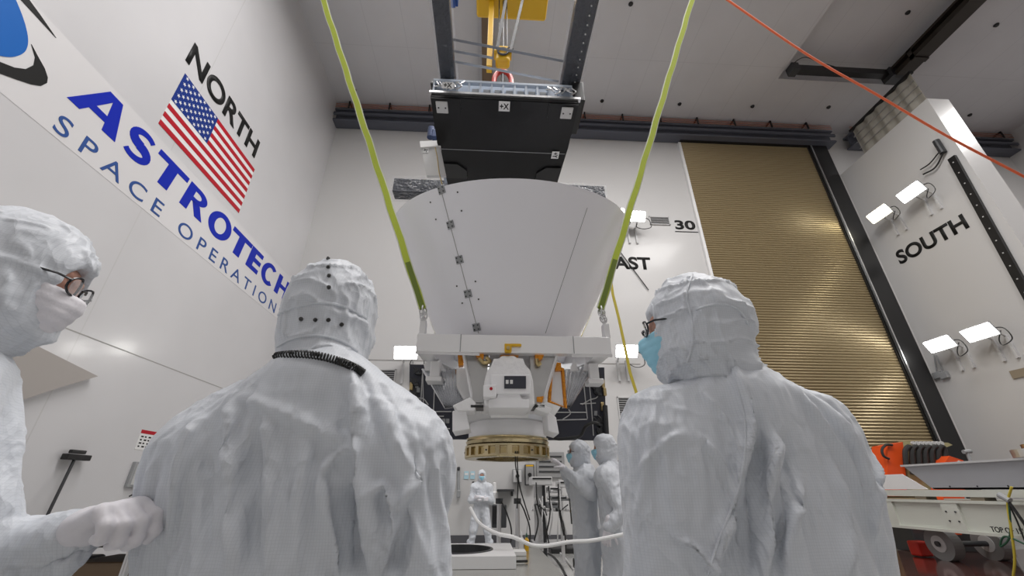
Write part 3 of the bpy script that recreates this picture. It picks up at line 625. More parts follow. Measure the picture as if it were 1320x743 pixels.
# ------------------------------------------------------------------ LIFTING FRAME round the body
lf = thing('lifting_rig', (AX, 4.8, 2.5), 'polished silver hexagonal lifting frame around the spacecraft body', 'lifting rig')
zb, zt = 2.505, 2.685
xL, xR, yF, yB, yM = -.72, 1.21, 3.86, 5.75, 4.8
yM, yB = 4.16, 5.15; hexo = [(xL, yF), (xR, yF), (xR-.02, yM), (xR-.55, yB), (xL+.55, yB), (xL+.02, yM)]
def inset(p, k): cx, cy = AX, 4.5; return (cx+(p[0]-cx)*k, cy+(p[1]-cy)*k)
bm = NB(); n = 6
vo = [[bm.verts.new((*p, z)) for p in hexo] for z in (zb, zt)]; vi = [[bm.verts.new((*inset(p, .83), z)) for p in hexo] for z in (zb, zt)]
for i in range(n):
    j = (i+1) % n
    bm.faces.new((vo[0][i], vo[0][j], vo[1][j], vo[1][i])); bm.faces.new((vi[0][j], vi[0][i], vi[1][i], vi[1][j]))
    bm.faces.new((vo[1][i], vo[1][j], vi[1][j], vi[1][i])); bm.faces.new((vo[0][j], vo[0][i], vi[0][i], vi[0][j]))
bmesh.ops.bevel(bm, geom=bm.edges[:], offset=.006, segments=1, affect='EDGES')
obj('frame_beam', bm, M['alw'], lf)
for s, pts in ((-1, [(xL+.0, yF+.0), (xL+.62, yF+.02), (xL+.15, yM-.3)]), (1, [(xR, yF), (xR-.40, yF+.02), (xR-.12, yM-.3)])):
    obj('corner_gusset', prism(NB(), [(x, y, zb-.03) for x, y in pts], (0, 0, .028)), M['al'], lf)
    c = xL+.17 if s < 0 else xR-.13
    bm = NB(); bx(bm, (c-.05, yF+.25, zb-.20), (c+.05, yF+.33, zb-.02), .01); bx(bm, (c-.08, yF+.2, zb-.24), (c+.08, yF+.38, zb-.19), .01); obj('corner_clamp', bm, M['alw'], lf)
    bm = NB(); x = xL+.04 if s < 0 else xR-.02; bx(bm, (x-.03, yF+.02, zt), (x+.03, yF+.12, zt+.16), .005); obj('lift_lug', bm, M['alw'], lf)
for x in (-.29, .83):
    bm = NB(); bx(bm, (x-.004, yF-.004, zb), (x+.004, yF, zt)); obj('splice_line', bm, M['grey'], lf)
bm = NB(); p = hit(655, 448, 'y', yF-.03); bx(bm, p+Vector((-.035, 0, -.045)), p+Vector((.035, .06, .04)), .008); bx(bm, p+Vector((.02, .0, .015)), p+Vector((.13, .03, .04)), .005); obj('yellow_latch', bm, M['yellow'], lf)
bm = NB(); p = hit(655, 448, 'y', yF-.03); cyl(bm, p+Vector((0, 0, -.01)), p+Vector((0, -.02, -.01)), .018, 12); obj('latch_knob', bm, M['goldd'], lf)

# ------------------------------------------------------------------ SLINGS
def sling(pts, w, name, label, m='sling', edge=True, group=None):
    t = thing(name, pts[0], label, 'sling', group)
    if edge: bm = NB(); ribbon(bm, pts, w*1.35, .014); obj('webbing_edge', bm, M['slingw'], t)
    bm = NB(); ribbon(bm, pts, w, .03); obj('webbing', bm, M[m], t); return t
def seg(p0, p1, n=10): p0 = Vector(p0); p1 = Vector(p1); return [p0.lerp(p1, k/n) for k in range(n+1)]
def lens_pt(x, y, Y): return hit(x, y, 'y', Y)
LA = hit(545, 398, 'y', 3.78); LB = hit(410, -20, 'y', 3.55)
RA = hit(774, 398, 'y', 3.78); RB = hit(898, -20, 'y', 3.55)
def wob(pts, a): return [p+Vector((a*math.sin(i*1.9), 0, 0)) for i, p in enumerate(pts)]
for A, B, lg, lb, sgn in ((LA, LB, (-.72+.04, yF+.07, zt+.17), 'lime green sling left of the white cone', -1), (RA, RB, (1.19, yF+.07, zt+.17), 'lime green sling right of the white cone', 1)):
    t = sling(wob(seg(A, B, 26), .006), .062, 'lifting_sling', lb)
    bm = NB(); 
    for k in range(5):
        c = A.lerp(Vector(lg), (k+.3)/5); r = .035; rot = k % 2
        tube(bm, [c+Vector((r*math.cos(a) if rot else 0, 0 if rot else r*math.cos(a), r*1.3*math.sin(a))) for a in np.linspace(0, 2*PI, 11)], .008, 6)
    obj('shackle_chain', bm, M['al'], t)
    bm = NB(); d = A.lerp(B, .02); ribbon(bm, seg(A, A.lerp(B, .10), 4), .05, .045); obj('dark_sleeve', bm, mat('sling_sleeve', (.16, .22, .03), .6), t)
    bm = NB(); q = Vector(lg); bx(bm, q+Vector((-.02, -.03, -.09)), q+Vector((.02, .01, .02)), .005); obj('white_tag', bm, M['paper'], t)
sling(seg((xL+.22, 5.3, 2.69), hit(534, 345, 'y', 5.9)), .06, 'rear_sling', 'yellow-green rear sling low at the left of the cone', 'ysling')
sling(seg((xR-.22, 5.3, 2.69), hit(768, 385, 'y', 5.9)), .05, 'rear_sling', 'yellow-green rear sling low at the right of the cone', 'ysling')
t = thing('yellow_strap', hit(815, 500, 'y', 6.28), 'slack yellow strap hanging behind the right green sling', 'strap')
bm = NB(); ribbon(bm, [(2.06, 6.28, 6.32)]+[hit(x, y, 'y', 6.28) for x, y in ((786, 350), (790, 380), (798, 412), (806, 450), (812, 480), (822, 512))], .045, .012); obj('strap_webbing', bm, M['ysling'], t)
bm = NB(); tube(bm, [hit(790, 312, 'y', 11.96), hit(836, 374, 'y', 11.96)], .016, 6); tag(obj('wall_cable', bm, M['cord']), 'thin dark line slanting down across the word EAST', 'line')
# orange rope at upper right
t = [hit(890, -34, 'y', 4.0), hit(938, 0, 'y', 4.0), hit(1040, 70, 'y', 4.1), hit(1130, 122, 'y', 4.2), hit(1220, 175, 'y', 4.3), hit(1330, 233, 'y', 4.4)]
bm = NB(); tube(bm, spl(t, 6), .018, 8); tag(obj('orange_rope', bm, M['rope']), 'taut orange rope slanting across the upper right ceiling', 'rope')

# ------------------------------------------------------------------ CRANE LIFT FIXTURE above
fx = thing('lift_fixture', (.15, 4.9, 6.3), 'big black lift fixture with pale blue tray hanging above the cone', 'lift fixture')
bm = NB(); poly = [(-.93, 4.05), (1.19, 4.05), (1.19, 4.9), (1.13, 6.1), (-.83, 6.1), (-.93, 4.9)]
prism(bm, [(x, y, 6.3) for x, y in poly], (0, 0, .07)); bmesh.ops.bevel(bm, geom=bm.edges[:], offset=.01, segments=2, affect='EDGES')
obj('black_panel', bm, M['carbon'], fx)
for s in (-1, 1):
    c = -.93 if s < 0 else 1.19
    bm = prism(NB(), [(c, 4.06, 6.285), (c-s*.42, 4.06, 6.285), (c-s*.42, 4.32, 6.285), (c-s*.16, 4.62, 6.285), (c, 4.62, 6.285)], (0, 0, .016)); obj('corner_plate', bm, M['dark'] if 0 else M['carbon'], fx)
    bm = NB(); x = c-s*.15; bx(bm, (x-.085, 4.10, 6.262), (x+.085, 4.30, 6.286), .01); ft = obj('white_foot', bm, M['lgrey'], fx)
    bm = NB()
    for a in (-1, 1): cyl(bm, (x+a*.05, 4.20, 6.255), (x+a*.05, 4.20, 6.262), .012, 8)
    obj('foot_bolt', bm, M['dark'], ft)
    bm = prism(NB(), [(c-s*.05, 5.35, 6.27), (c-s*.3, 5.35, 6.27), (c-s*.45, 5.5, 6.27), (c-s*.45, 5.7, 6.27), (c-s*.05, 5.7, 6.27)], (0, 0, .03)); obj('rear_pad', bm, M['black'], fx)
bm = NB(); bx(bm, (-.9, 5.03, 6.293), (1.16, 5.04, 6.299)); obj('panel_joint', bm, M['grey'], fx)
bm = NB(); bx(bm, (-.95, 4.02, 6.36), (1.22, 4.08, 6.40)); obj('front_lip', bm, M['al'], fx)
# pale tray with cells
bm = NB(); bx(bm, (-.92, 4.17, 6.41), (1.12, 4.20, 6.80)); bx(bm, (-.92, 4.06, 6.40), (1.12, 6.0, 6.43)); bx(bm, (-.92, 4.06, 6.66), (1.12, 4.12, 6.70))
for k in range(13): x = -.92+k*(2.04-.03)/12; bx(bm, (x, 4.07, 6.41), (x+.03, 4.18, 6.70))
obj('celled_tray', bm, M['tray'], fx)
for k in range(7): x = -.36+k*.168; obj('cell_back', bx(NB(), (x, 4.155, 6.53), (x+.1, 4.17, 6.64)), M['grey'], fx)
for x0 in (-.9, .72):
    bm = NB(); 
    for k in range(9): a = x0+.05*k*.9; tube(bm, spl([(a, 4.05, 6.45+.2*random.random()), (a+.08, 4.04, 6.5+.15*random.random()), (a+.03, 4.05, 6.62)], 4), .01, 5)
    obj('clamp_hardware', bm, M['al'], fx)
bm = NB(); bx(bm, (1.13, 4.06, 6.38), (1.30, 4.7, 6.80), .02); obj('end_block', bm, M['black'], fx)
for x0, x1 in ((-.98, -.55), (.92, 1.32)):
    bm = NB(); bx(bm, (x0, 4.15, 6.70), (x1, 4.6, 6.76), .01); obj('beam_saddle', bm, M['black'], fx)
# two wrapped beams running towards the camera overhead
def wrapped(lo, hi, name='wrapped_beam'):
    b = obj(name, bx(NB(), lo, hi, .02), M['wrapd'], fx)
    lo = Vector(lo)-Vector((.025,)*3); hi = Vector(hi)+Vector((.025,)*3); bm = NB(); bmesh.ops.create_cube(bm, size=1)
    bmesh.ops.scale(bm, vec=hi-lo, verts=bm.verts); bmesh.ops.translate(bm, vec=(lo+hi)/2, verts=bm.verts); bmesh.ops.subdivide_edges(bm, edges=bm.edges[:], cuts=14, use_grid_fill=True)
    for v in bm.verts: v.co += Vector([random.uniform(-.014, .014) for _ in range(3)])
    obj('clear_wrap', bm, M['film'], b, smooth=True); return b
b1 = wrapped((-.84, 1.2, 6.8), (-.62, 4.55, 7.0)); b2 = wrapped((.98, 1.2, 6.8), (1.26, 4.55, 7.0))
bm = NB()
for k in range(22): y = 1.9+k*.12; bmesh.ops.create_icosphere(bm, subdivisions=1, radius=.013, matrix=Matrix.Translation((1.17, y, 6.772)))
obj('rivets', bm, M['al'], b2)
wrapped((-1.9, 6.15, 6.3), (2.15, 6.4, 6.62), 'rear_cross_beam')
for (a0, a1), dz in (((582, 52), (722, 80)), ((582, 66), (634, 74)), ((580, 80), (714, 105))):
    p0 = hit(a0-3, a1-1, 'y', 3.6) if 0 else None
def band(p, q, y0):
    bm = NB(); a = hit(*p, 'z', 6.9); b = hit(*q, 'z', 6.9); ribbon(bm, [a, b], .045, .006, (0, 1, .2)); return obj('steel_band', bm, M['band'], fx)
band((575, 49), (727, 79), 0); band((575, 64), (636, 75), 0); band((574, 77), (720, 105), 0)
# +X and Y marks
def mark(s, c, u, v, w, h, bgw, bgh):
    c = Vector(c); u = Vector(u); v = Vector(v); n = u.cross(v)
    bg = loft(NB(), [[c+u*a*bgw/2+v*b*bgh/2+n*d for a, b in ((-1, -1), (1, -1), (1, 1), (-1, 1))] for d in (0, .004)])
    o = obj('axis_sign', bg, M['paper'], fx)
    obj('sign_text', text_mesh(s, -w/2, w/2, h, c+n*.004-v*h/2, u, v, bold=.02, th=.003), M['letter'], o)
mark('+X', (.12, 4.14, 6.283), (1, 0, 0), (0, -1, 0), .13, .10, .16, .17)
mark('+X', (-.70, 4.035, 6.53), (1, 0, 0), (0, 0, 1), .12, .10, .17, .13)
mark('+Y', (1.0, 5.05, 6.28), (0, 1, 0), (1, 0, 0), .12, .08, .16, .12)
# hanging motor bracket on the left
bm = NB(); bx(bm, (-1.22, 4.78, 5.9), (-.98, 4.86, 6.45), .01) if 0 else prism(bm, [hit(x, y, 'y', 5.0) for x, y in ((541, 184), (566, 182), (575, 226), (550, 226))], (0, .06, 0))
mb = thing('side_bracket', hit(555, 226, 'y', 5.0), 'white bracket plate with blue motor hanging at the fixture left side', 'bracket')
obj('bracket_plate', bm, M['lgrey'], mb)
obj('bracket_top', prism(NB(), [hit(x, y, 'y', 4.97) for x, y in ((541, 182), (567, 181), (568, 188), (542, 190))], (0, .12, 0)), M['white'], mb)
bm = NB(); c = hit(560, 172, 'y', 5.05); cyl(bm, c+Vector((-.06, 0, -.1)), c+Vector((-.06, 0, .12)), .055, 14); bx(bm, c+Vector((-.03, -.05, -.12)), c+Vector((.09, .08, .06)), .01); obj('motor', bm, mat('motor_blue', (.03, .05, .12), .35, .3), mb)
bm = NB(); tube(bm, spl([hit(x, y, 'y', 4.93) for x, y in ((561, 190), (564, 205), (566, 222), (570, 238))]), .009, 6); obj('gold_hose', bm, M['goldd'], mb)
c = hit(549, 194, 'y', 4.99); bg = loft(NB(), [[c+Vector((a*.045, d, b*.05)) for a, b in ((-1, -1), (1, -1), (1, 1), (-1, 1))] for d in (0, .005)])
sgn = obj('axis_sign', bg, M['paper'], mb); obj('sign_text', text_mesh('-Y', -.035, .035, .06, c+Vector((.03, -.001, 0)), (0, 0, 1), (-1, 0, 0), bold=.02, th=.003), M['letter'], sgn)

# ------------------------------------------------------------------ CRANE
tag(obj('crane_girder', bx(bx(NB(), (-.52, -12, 14.45), (-.16, 11.4, 14.5)), (-.38, -12, 14.5), (-.3, 11.4, 14.97)), M['brown']), 'brown crane girder under the ceiling behind the yellow hoist', 'girder')
hk = thing('crane_hook_block', (.05, 4.9, 7.9), 'yellow crane hook block with red shackle above the fixture', 'hook block')
bm = NB(); bx(bm, (-.45, 4.55, 10.15), (1.0, 5.2, 10.7), .05); bx(bm, (-.60, 4.75, 10.3), (-.42, 4.9, 10.5), .02); obj('yellow_crosshead', bm, M['yellow'], hk)
p = hit(577, 3, 'y', 4.9); bm = NB(); cyl(bm, p+Vector((-.1, 0, 0)), p+Vector((.15, 0, 0)), .09, 14); bx(bm, p+Vector((-.2, -.1, .05)), p+Vector((.2, .1, .3))); obj('blue_motor', bm, M['thin'], hk)
p0 = hit(631, 15, 'y', 4.9); bm = NB(); bx(bm, (-.19, 4.8, 8.1), (-.09, 4.95, 10.2), .01); obj('yellow_strut', bm, M['yellow'], hk)
p = hit(648, 73, 'y', 4.8); bm = NB(); bx(bm, p+Vector((-.13, -.08, -.2)), p+Vector((.13, .12, .22)), .05); cyl(bm, p+Vector((-.16, 0, .05)), p+Vector((.16, 0, .05)), .09, 16); obj('hook_body', bm, M['yellow'], hk)
bm = NB(); tube(bm, [p+Vector((.13, -.1, .06))+Vector((.06*math.cos(a), 0, .06*math.sin(a))) for a in np.linspace(0, 2*PI, 13)], .015, 6); tube(bm, [p+Vector((.0, -.1, 0))+Vector((.09*math.cos(a), 0, .09*math.sin(a))) for a in np.linspace(0, 2*PI, 13)], .02, 6); obj('guide_ring', bm, M['dark'], hk)
c = hit(648, 99, 'y', 4.8)
bm = NB(); tube(bm, [c+Vector((.15*math.cos(a), 0, -.12+(.26*math.sin(a) if a < PI and a > 0 else .0))) for a in np.linspace(0, PI, 20)]+[c+Vector((-.15, 0, -.45))], .045, 10); cyl(bm, c+Vector((.15, 0, -.12)), c+Vector((.15, 0, -.45)), .045, 10); obj('red_shackle', bm, M['ored'], hk)
bm = NB(); cyl(bm, c+Vector((0, .0, -.9)), c+Vector((0, 0, .05)), .03, 10); obj('link_rod', bm, M['dark'], hk)
for x in (-.03, .05, .12):
    bm = NB(); cyl(bm, p+Vector((x-.04, 0, .2)), (x, 4.9, 14.4), .012, 8); obj('wire_rope', bm, M['dark'], hk)
sling(seg(hit(641, 62, 'y', 4.68), hit(654, -10, 'y', 4.68), 4), .055, 'hoist_sling', 'grey sling left of two rising from the crane hook', 'gsling', edge=False)
sling(seg(hit(658, 66, 'y', 4.68), hit(676, -10, 'y', 4.68), 4), .05, 'hoist_sling', 'grey sling right of two rising from the crane hook', 'gsling', edge=False)

# ------------------------------------------------------------------ BACKGROUND EQUIPMENT
def pbox(x0, y0, x1, y1, Y, d, bev=0, bm=None):
    a = hit(x0, y1, 'y', Y); b = hit(x1, y0, 'y', Y); return bx(bm or NB(), (min(a.x, b.x), Y, min(a.z, b.z)), (max(a.x, b.x), Y+d, max(a.z, b.z)), bev)
def P(x, y, Y): return hit(x, y, 'y', Y)
t = thing('wall_tool', P(591, 642, 11.95), 'long grey spanner-shaped tool hung on the east wall', 'tool')
bm = NB(); cyl(bm, P(591, 607, 11.93), P(591, 636, 11.93), .035, 10); obj('shaft', bm, M['grey'], t)
bm = pbox(588.5, 632, 593.5, 642, 11.88, .1, .02); obj('lower_jaw', bm, M['grey'], t)
bm = pbox(589, 602, 593, 607, 11.88, .1, .02); obj('upper_jaw', bm, M['dark'], t)
for x, lb in ((598, 'left of two pale cyan notices on the east wall'), (606, 'right of two pale cyan notices on the east wall')):
    o = tag(obj('wall_notice', pbox(x, 608, x+6.3, 618, 11.985, .012), M['cyanp']), lb, 'notice')
    obj('notice_print', pbox(x+1, 610, x+5.4, 613, 11.98, .006), M['white'], o)
def wallbox(x0, y0, x1, y1, lb, m='grey', extra=None):
    t = thing('electrical_box', P((x0+x1)/2, y1, 11.8), lb, 'electrical box'); obj('enclosure', pbox(x0, y0, x1, y1, 11.82, .17, .01), M[m], t)
    obj('box_door', pbox(x0+1, y0+1.2, x1-1, y1-1.2, 11.80, .03, .005), M['lgrey'] if m == 'grey' else M['louver'], t)
    bm = NB(); c = P((x0+x1)/2, (y0+y1)/2, 11.79); cyl(bm, c, c+Vector((0, -.05, 0)), .05, 12); obj('switch_knob', bm, M['black'], t)
    if extra: obj('warning_strip', pbox(x0+1, y0+.6, x1-1, y0+2.6, 11.795, .02), M['yellow'], t)
    bm = NB(); cyl(bm, P((x0+x1)/2, y0, 11.93), P((x0+x1)/2, y0-14, 11.93), .02, 8) if extra else cyl(bm, P((x0+x1)/2, y1, 11.93), P((x0+x1)/2, y1+16, 11.93), .02, 8); obj('conduit', bm, M['lgrey'], t)
wallbox(661, 605, 673, 623, 'light grey electrical box on the east wall, two switches')
wallbox(677, 599, 688.5, 626, 'dark grey disconnect box with yellow strip on the east wall', 'dark', True)
wallbox(789, 594, 800, 607, 'small dark box on the wall right of the two ring handlers', 'dark')
t = thing('equipment_board', P(708, 616, 11.9), 'grey slotted equipment board above the instrument cart', 'board')
obj('board', pbox(692, 583, 727, 616, 11.93, .05, .01), M['louver'], t)
for k in range(4): obj('slot', pbox(695, 588+k*6.5, 724, 589.5+k*6.5, 11.91, .02), M['dark'], t)
obj('blue_label', pbox(684, 591, 689, 594, 11.98, .02), M['navy']); tag(bpy.data.objects['blue_label'], 'tiny dark blue label beside the equipment board', 'label')
t = thing('wall_shelf', P(651, 636, 11.6), 'small dark wall shelf arm behind the distant person', 'shelf')
obj('shelf_board', pbox(641, 631, 663, 634, 11.6, .38, .005), M['dark'], t); obj('shelf_bracket', pbox(659, 634, 661.5, 640, 11.7, .28), M['dark'], t)
# rack with dark screen by the distant person
t = thing('monitor_rack', P(644, 709, 11.2), 'dark monitor and box on a stand right of the distant person', 'rack')
obj('monitor', pbox(634, 651, 653, 681, 11.3, .12, .02), M['dark'], t); obj('screen', pbox(635.5, 653, 646, 676, 11.29, .02), M['black'], t)
obj('post', pbox(640, 680, 643, 707, 11.35, .06), M['grey'], t); obj('foot', pbox(632, 703, 655, 709, 11.1, .5, .01), M['dark'], t); obj('side_box', pbox(607.5, 621, 611.5, 648, 11.6, .2, .01), M['black'], t)
for x, y0, y1, lb, Y in ((643.5, 648, 712, 'silver stanchion post just right of the distant person', 7.5), (667, 648, 708, 'silver stanchion post with cables left of the instrument cart', 7.5)):
    t = thing('stanchion', P(x, y1+12, Y), lb, 'post'); bm = NB(); p = P(x, y0, Y); cyl(bm, (p.x, Y, .02), p, .035, 14); obj('pole', bm, M['al'], t)
    bm = NB(); cyl(bm, p+Vector((0, 0, -.02)), p+Vector((0, 0, .06)), .06, 14); obj('top_clamp', bm, M['dark'], t)
    bm = NB(); lathe(bm, [(.02, .04), (.22, .025), (.24, 0)], (p.x, Y), 24, True); obj('base', bm, M['grey'], t)
    bm = NB(); tube(bm, spl([p+Vector((.03, -.05, .02)), p+Vector((.12, -.05, -.15)), p+Vector((.2, 0, -.45)), p+Vector((.1, 0, -.9))]), .012, 6); obj('cable', bm, M['cord'], t)
t = thing('white_dispenser', P(637, 652, 11.7), 'white bottle dispenser on the wall by the distant person', 'dispenser')
bm = NB(); c = P(637, 650, 11.8); lathe(bm, [(.01, c.z+.5), (.05, c.z+.48), (.06, c.z+.3), (.1, c.z+.25), (.1, c.z)], (c.x, c.y), 16, True); obj('bottle', bm, M['white'], t); obj('bracket', bx(NB(), c+Vector((-.12, -.1, -.03)), c+Vector((.12, .18, 0))), M['grey'], t)
# instrument cart
Y = 9.0
t = thing('instrument_cart', (1.25, 9.2, 0), 'tall instrument cart with printers, cables and silver posts', 'instrument cart')
for x in (690, 700.5, 722, 737):
    p = P(x, 618, Y); bm = NB(); bx(bm, (p.x-.03, Y, .08), (p.x+.03, Y+.06, p.z)); obj('upright', bm, M['al'] if x != 700.5 else M['dark'], t)
bm = pbox(693, 625, 698.5, 702, Y+.3, .12, .01); obj('white_column', bm, M['white'], t)
for x0, y0, x1, y1 in ((685, 615, 712, 626), (721, 620, 737, 629), (708, 628, 722, 636), (710, 640, 738, 646), (706, 648, 720, 656)):
    o = obj('instrument', pbox(x0, y0, x1, y1, Y-.15, .5, .015), M['lgrey'] if y0 < 630 else M['grey'], t); obj('control_strip', pbox(x0+1.5, y0+1.2, x1-1.5, y0+3.2, Y-.16, .02), M['black'], o)
for y in (658, 700): obj('shelf', pbox(688, y, 738, y+2, Y-.1, .6), M['al'], t)
random.seed(3)
for k in range(16):
    x0 = random.uniform(688, 735); y0 = random.uniform(622, 655); x1 = x0+random.uniform(-14, 14); y1 = random.uniform(660, 712)
    bm = NB(); tube(bm, spl([P(x0, y0, Y-.2), P((x0+x1)/2+random.uniform(-6, 6), (y0+y1)/2, Y-.28), P(x1, y1, Y-.2)]), .013, 6); obj('cable', bm, M['cord'] if k % 3 else M['lgrey'], t)
for k in range(9):
    x = random.uniform(699, 734); y = random.uniform(630, 656); obj('connector', pbox(x, y, x+3, y+3.5, Y-.22, .08, .01), M['dark'] if k % 2 else M['al'], t)
for x in (689, 738):
    p = P(x, 700, Y); bm = NB(); cyl(bm, (p.x, Y, .08), (p.x+.04, Y, .08), .08, 16); obj('castor', bm, M['rubber'], t)
for k, (pts, lb) in enumerate(((((560, 700), (585, 697), (612, 690)), 'thin dark cable lying along the wall behind the distant person'), (((700, 712), (712, 717), (722, 728), (730, 743)), 'black cable running over the floor below the instrument cart'), (((708, 706), (722, 713), (740, 735)), 'pale cable crossing the floor beside the instrument cart'))):
    bm = NB(); tube(bm, spl([hit(x, y, 'z', .015) for x, y in pts]), .018, 6); tag(obj('floor_cable', bm, M['cord'] if k != 2 else M['lgrey']), lb, 'cable')
bm = NB(); q0 = hit(722, 712, 'z', 0); bx(bm, q0+Vector((-.25, -.3, 0)), q0+Vector((.5, .25, .12)), .03); tag(obj('foot_box', bm, M['black']), 'low black foot box on the floor right of the instrument cart', 'box')
for x, b in ((664.5, 640), (667, 655)):
    bm = NB(); tube(bm, spl([P(x, 586, AY-.44)+Vector((0, 0, .03)), P(x, 600, AY-.44), P(x+3, (600+b)/2, AY-.44), P(x+16 if x > 665 else x+2, b+16, AY-.44)]), .006, 6)
    tag(obj('drop_cable', bm, M['cord']), 'thin cable hanging under the gold ring, '+('right one' if x > 665 else 'left one'), 'cable')
# table in front with ring plate
t = thing('work_table', (-.3, 3.4, 0), 'stainless work table below the gold ring', 'table')
TZ = .85; obj('table_top', bx(NB(), (-1.5, 2.3, TZ-.05), (.47, 4.2, TZ), .008), M['steel'], t)
for x, y in ((-1.4, 2.4), (.38, 2.4), (-1.4, 4.1), (.38, 4.1)): obj('leg', bx(NB(), (x-.03, y-.03, 0), (x+.03, y+.03, TZ-.05)), M['al'], t)
obj('lower_shelf', bx(NB(), (-1.4, 2.4, .25), (.38, 4.1, .27)), M['steel'], t)
rp = thing('ring_plate', (-.45, 3.25, TZ+.001), 'pale metal ring plate lying on the work table', 'plate')
bm = NB(); n = 48; cx, cy, ri = -.20, 3.46, .26
def sq(k):
    a = 2*PI*k/n; c, s_ = math.cos(a), math.sin(a); m_ = max(abs(c), abs(s_)); return (cx+.40*c/m_, cy+.36*s_/m_)
loft(bm, [[(cx+ri*math.cos(2*PI*k/n), cy+ri*math.sin(2*PI*k/n), TZ+.002) for k in range(n)], [(*sq(k), TZ+.002) for k in range(n)], [(*sq(k), TZ+.07) for k in range(n)], [(cx+ri*math.cos(2*PI*k/n), cy+ri*math.sin(2*PI*k/n), TZ+.07) for k in range(n)], [(cx+ri*math.cos(2*PI*k/n), cy+ri*math.sin(2*PI*k/n), TZ+.002) for k in range(n)]], cap=False)
obj('plate_body', bm, M['alw'], rp); bm = NB(); lathe(bm, [(ri-.005, TZ+.004), (ri-.005, TZ+.075), (ri-.02, TZ+.075), (ri-.02, TZ+.004)], (cx, cy), 48); obj('inner_lip', bm, M['dark'], rp)
c = hit(661, 716, 'z', TZ); tag(obj('paper_pad', bx(NB(), c+Vector((-.09, -.06, .001)), c+Vector((.10, .08, .03)), .004), M['paper']), 'white paper pad on the work table', 'pad')
c = hit(669, 727, 'z', TZ); tag(obj('black_pen', tube(NB(), [c+Vector((-.06, .0, .012)), c+Vector((.06, .01, .012))], .008, 8), M['black']), 'black marker pen lying on the work table', 'pen')
c = hit(675, 711, 'z', TZ)
for dx, m, h_, lb in ((-.017, 'white', .125, 'white squeeze bottle on the work table'), (.026, 'yellow', .115, 'yellow bottle on the work table')):
    t = thing('bottle', (c.x+dx, c.y, TZ), lb, 'bottle'); bm = NB(); lathe(bm, [(.018, TZ+.001), (.019, TZ+h_*.7), (.008, TZ+h_*.8), (.008, TZ+h_*.85)], (c.x+dx, c.y), 16, True); obj('bottle_body', bm, M[m], t)
    bm = NB(); lathe(bm, [(.01, TZ+h_*.85), (.009, TZ+h_*.93), (.003, TZ+h_*1.12)], (c.x+dx, c.y), 12, True); obj('cap', bm, M['white'] if m == 'white' else M['green'], t)
bm = NB(); tube(bm, spl([P(606, 655, 3.6), P(618, 675, 3.5), P(640, 688, 3.4), P(662, 693, 3.4), P(685, 703, 3.4), P(705, 704, 3.4), P(735, 699, 3.4), P(765, 697, 3.4), P(815, 687, 3.4)]), .013, 8)
tag(obj('white_hose', bm, M['white']), 'white hose looping across in front of the ring handlers', 'hose')
# left low cart behind the reaching hand
t = thing('tool_cart', (-2.75, 3.6, 0), 'dark tool cart with chrome rail behind the reaching glove', 'cart')
Yc = 3.4
a = hit(60, 700, 'y', Yc); b = hit(182, 692, 'y', Yc); zt_ = .98
obj('cart_top', bx(NB(), (-3.6, Yc, zt_-.03), (-2.35, Yc+.7, zt_), .008), M['black'], t)
bm = NB(); tube(bm, spl([(-3.6, Yc-.04, .2), (-3.6, Yc-.04, .97), (-3.55, Yc-.04, 1.02), (-2.4, Yc-.04, 1.02), (-2.35, Yc-.04, .97), (-2.35, Yc-.04, .2)], 3), .018, 8); obj('chrome_rail', bm, M['al'], t)
for z in (.28, .62): obj('cart_shelf', bx(NB(), (-3.58, Yc, z), (-2.37, Yc+.68, z+.03)), M['dark'], t)
for x, y in ((-3.55, Yc+.02), (-2.4, Yc+.02), (-3.55, Yc+.66), (-2.4, Yc+.66)): obj('leg', bx(NB(), (x-.015, y-.015, .08), (x+.015, y+.015, zt_-.03)), M['al'], t)
for x in (-3.5, -2.42):
    bm = NB(); cyl(bm, (x, Yc+.05, .05), (x+.03, Yc+.05, .05), .05, 16); obj('castor', bm, M['rubber'], t)
for x in (-3.1, -2.62):
    o = tag(obj('storage_bin', bx(NB(), (x-.2, Yc+.05, .652), (x+.2, Yc+.5, .86), .02), M['brown'] if x > -3 else M['dark']), ('brown' if x > -3 else 'dark')+' bin on the shelf of the tool cart', 'bin')
tag(obj('folded_cloth', bx(NB(), (-2.75, Yc+.05, zt_+.001), (-2.4, Yc+.4, zt_+.07), .025), M['paper']), 'folded white wipes on the tool cart top', 'cloth')
t = thing('yellow_container', (-2.5, Yc+.2, zt_+.072), 'small yellow container standing on the folded wipes', 'container')
bm = NB(); lathe(bm, [(.05, zt_+.072), (.05, zt_+.2), (.03, zt_+.23), (.03, zt_+.25)], (-2.5, Yc+.2), 20, True); obj('container_body', bm, M['yellow'], t)
# right: cream transporter beam, grey tray, orange unit
X = 9.0
def Q(x, y, xx=X): return hit(x, y, 'x', xx)
t = thing('transporter', (9.3, 8, 0), 'cream steel transporter frame on wheels by the roll-up door', 'transporter')
y0_, y1_, zb_, zt2 = 5.5, 10.1, .56, 1.12
obj('main_beam', bx(bx(bx(NB(), (X+.06, y0_, zb_+.04), (X+.1, y1_, zt2-.04)), (X, y0_, zb_), (X+.35, y1_, zb_+.05)), (X, y0_, zt2-.05), (X+.35, y1_, zt2)), M['beige'], t)
for y in (5.6, 7.0, 8.55, 9.95): obj('web_plate', bx(NB(), (X+.01, y-.16, zb_+.04), (X+.06, y+.16, zt2-.04)), M['beige'], t)
for y in (7.0, 8.55):
    for dy in (-.09, .09):
        for dz in (.2, .36):
            bm = NB(); cyl(bm, (X+.012, y+dy, zb_+dz), (X-.004, y+dy, zb_+dz), .016, 8); obj('bolt', bm, M['dark'], t)
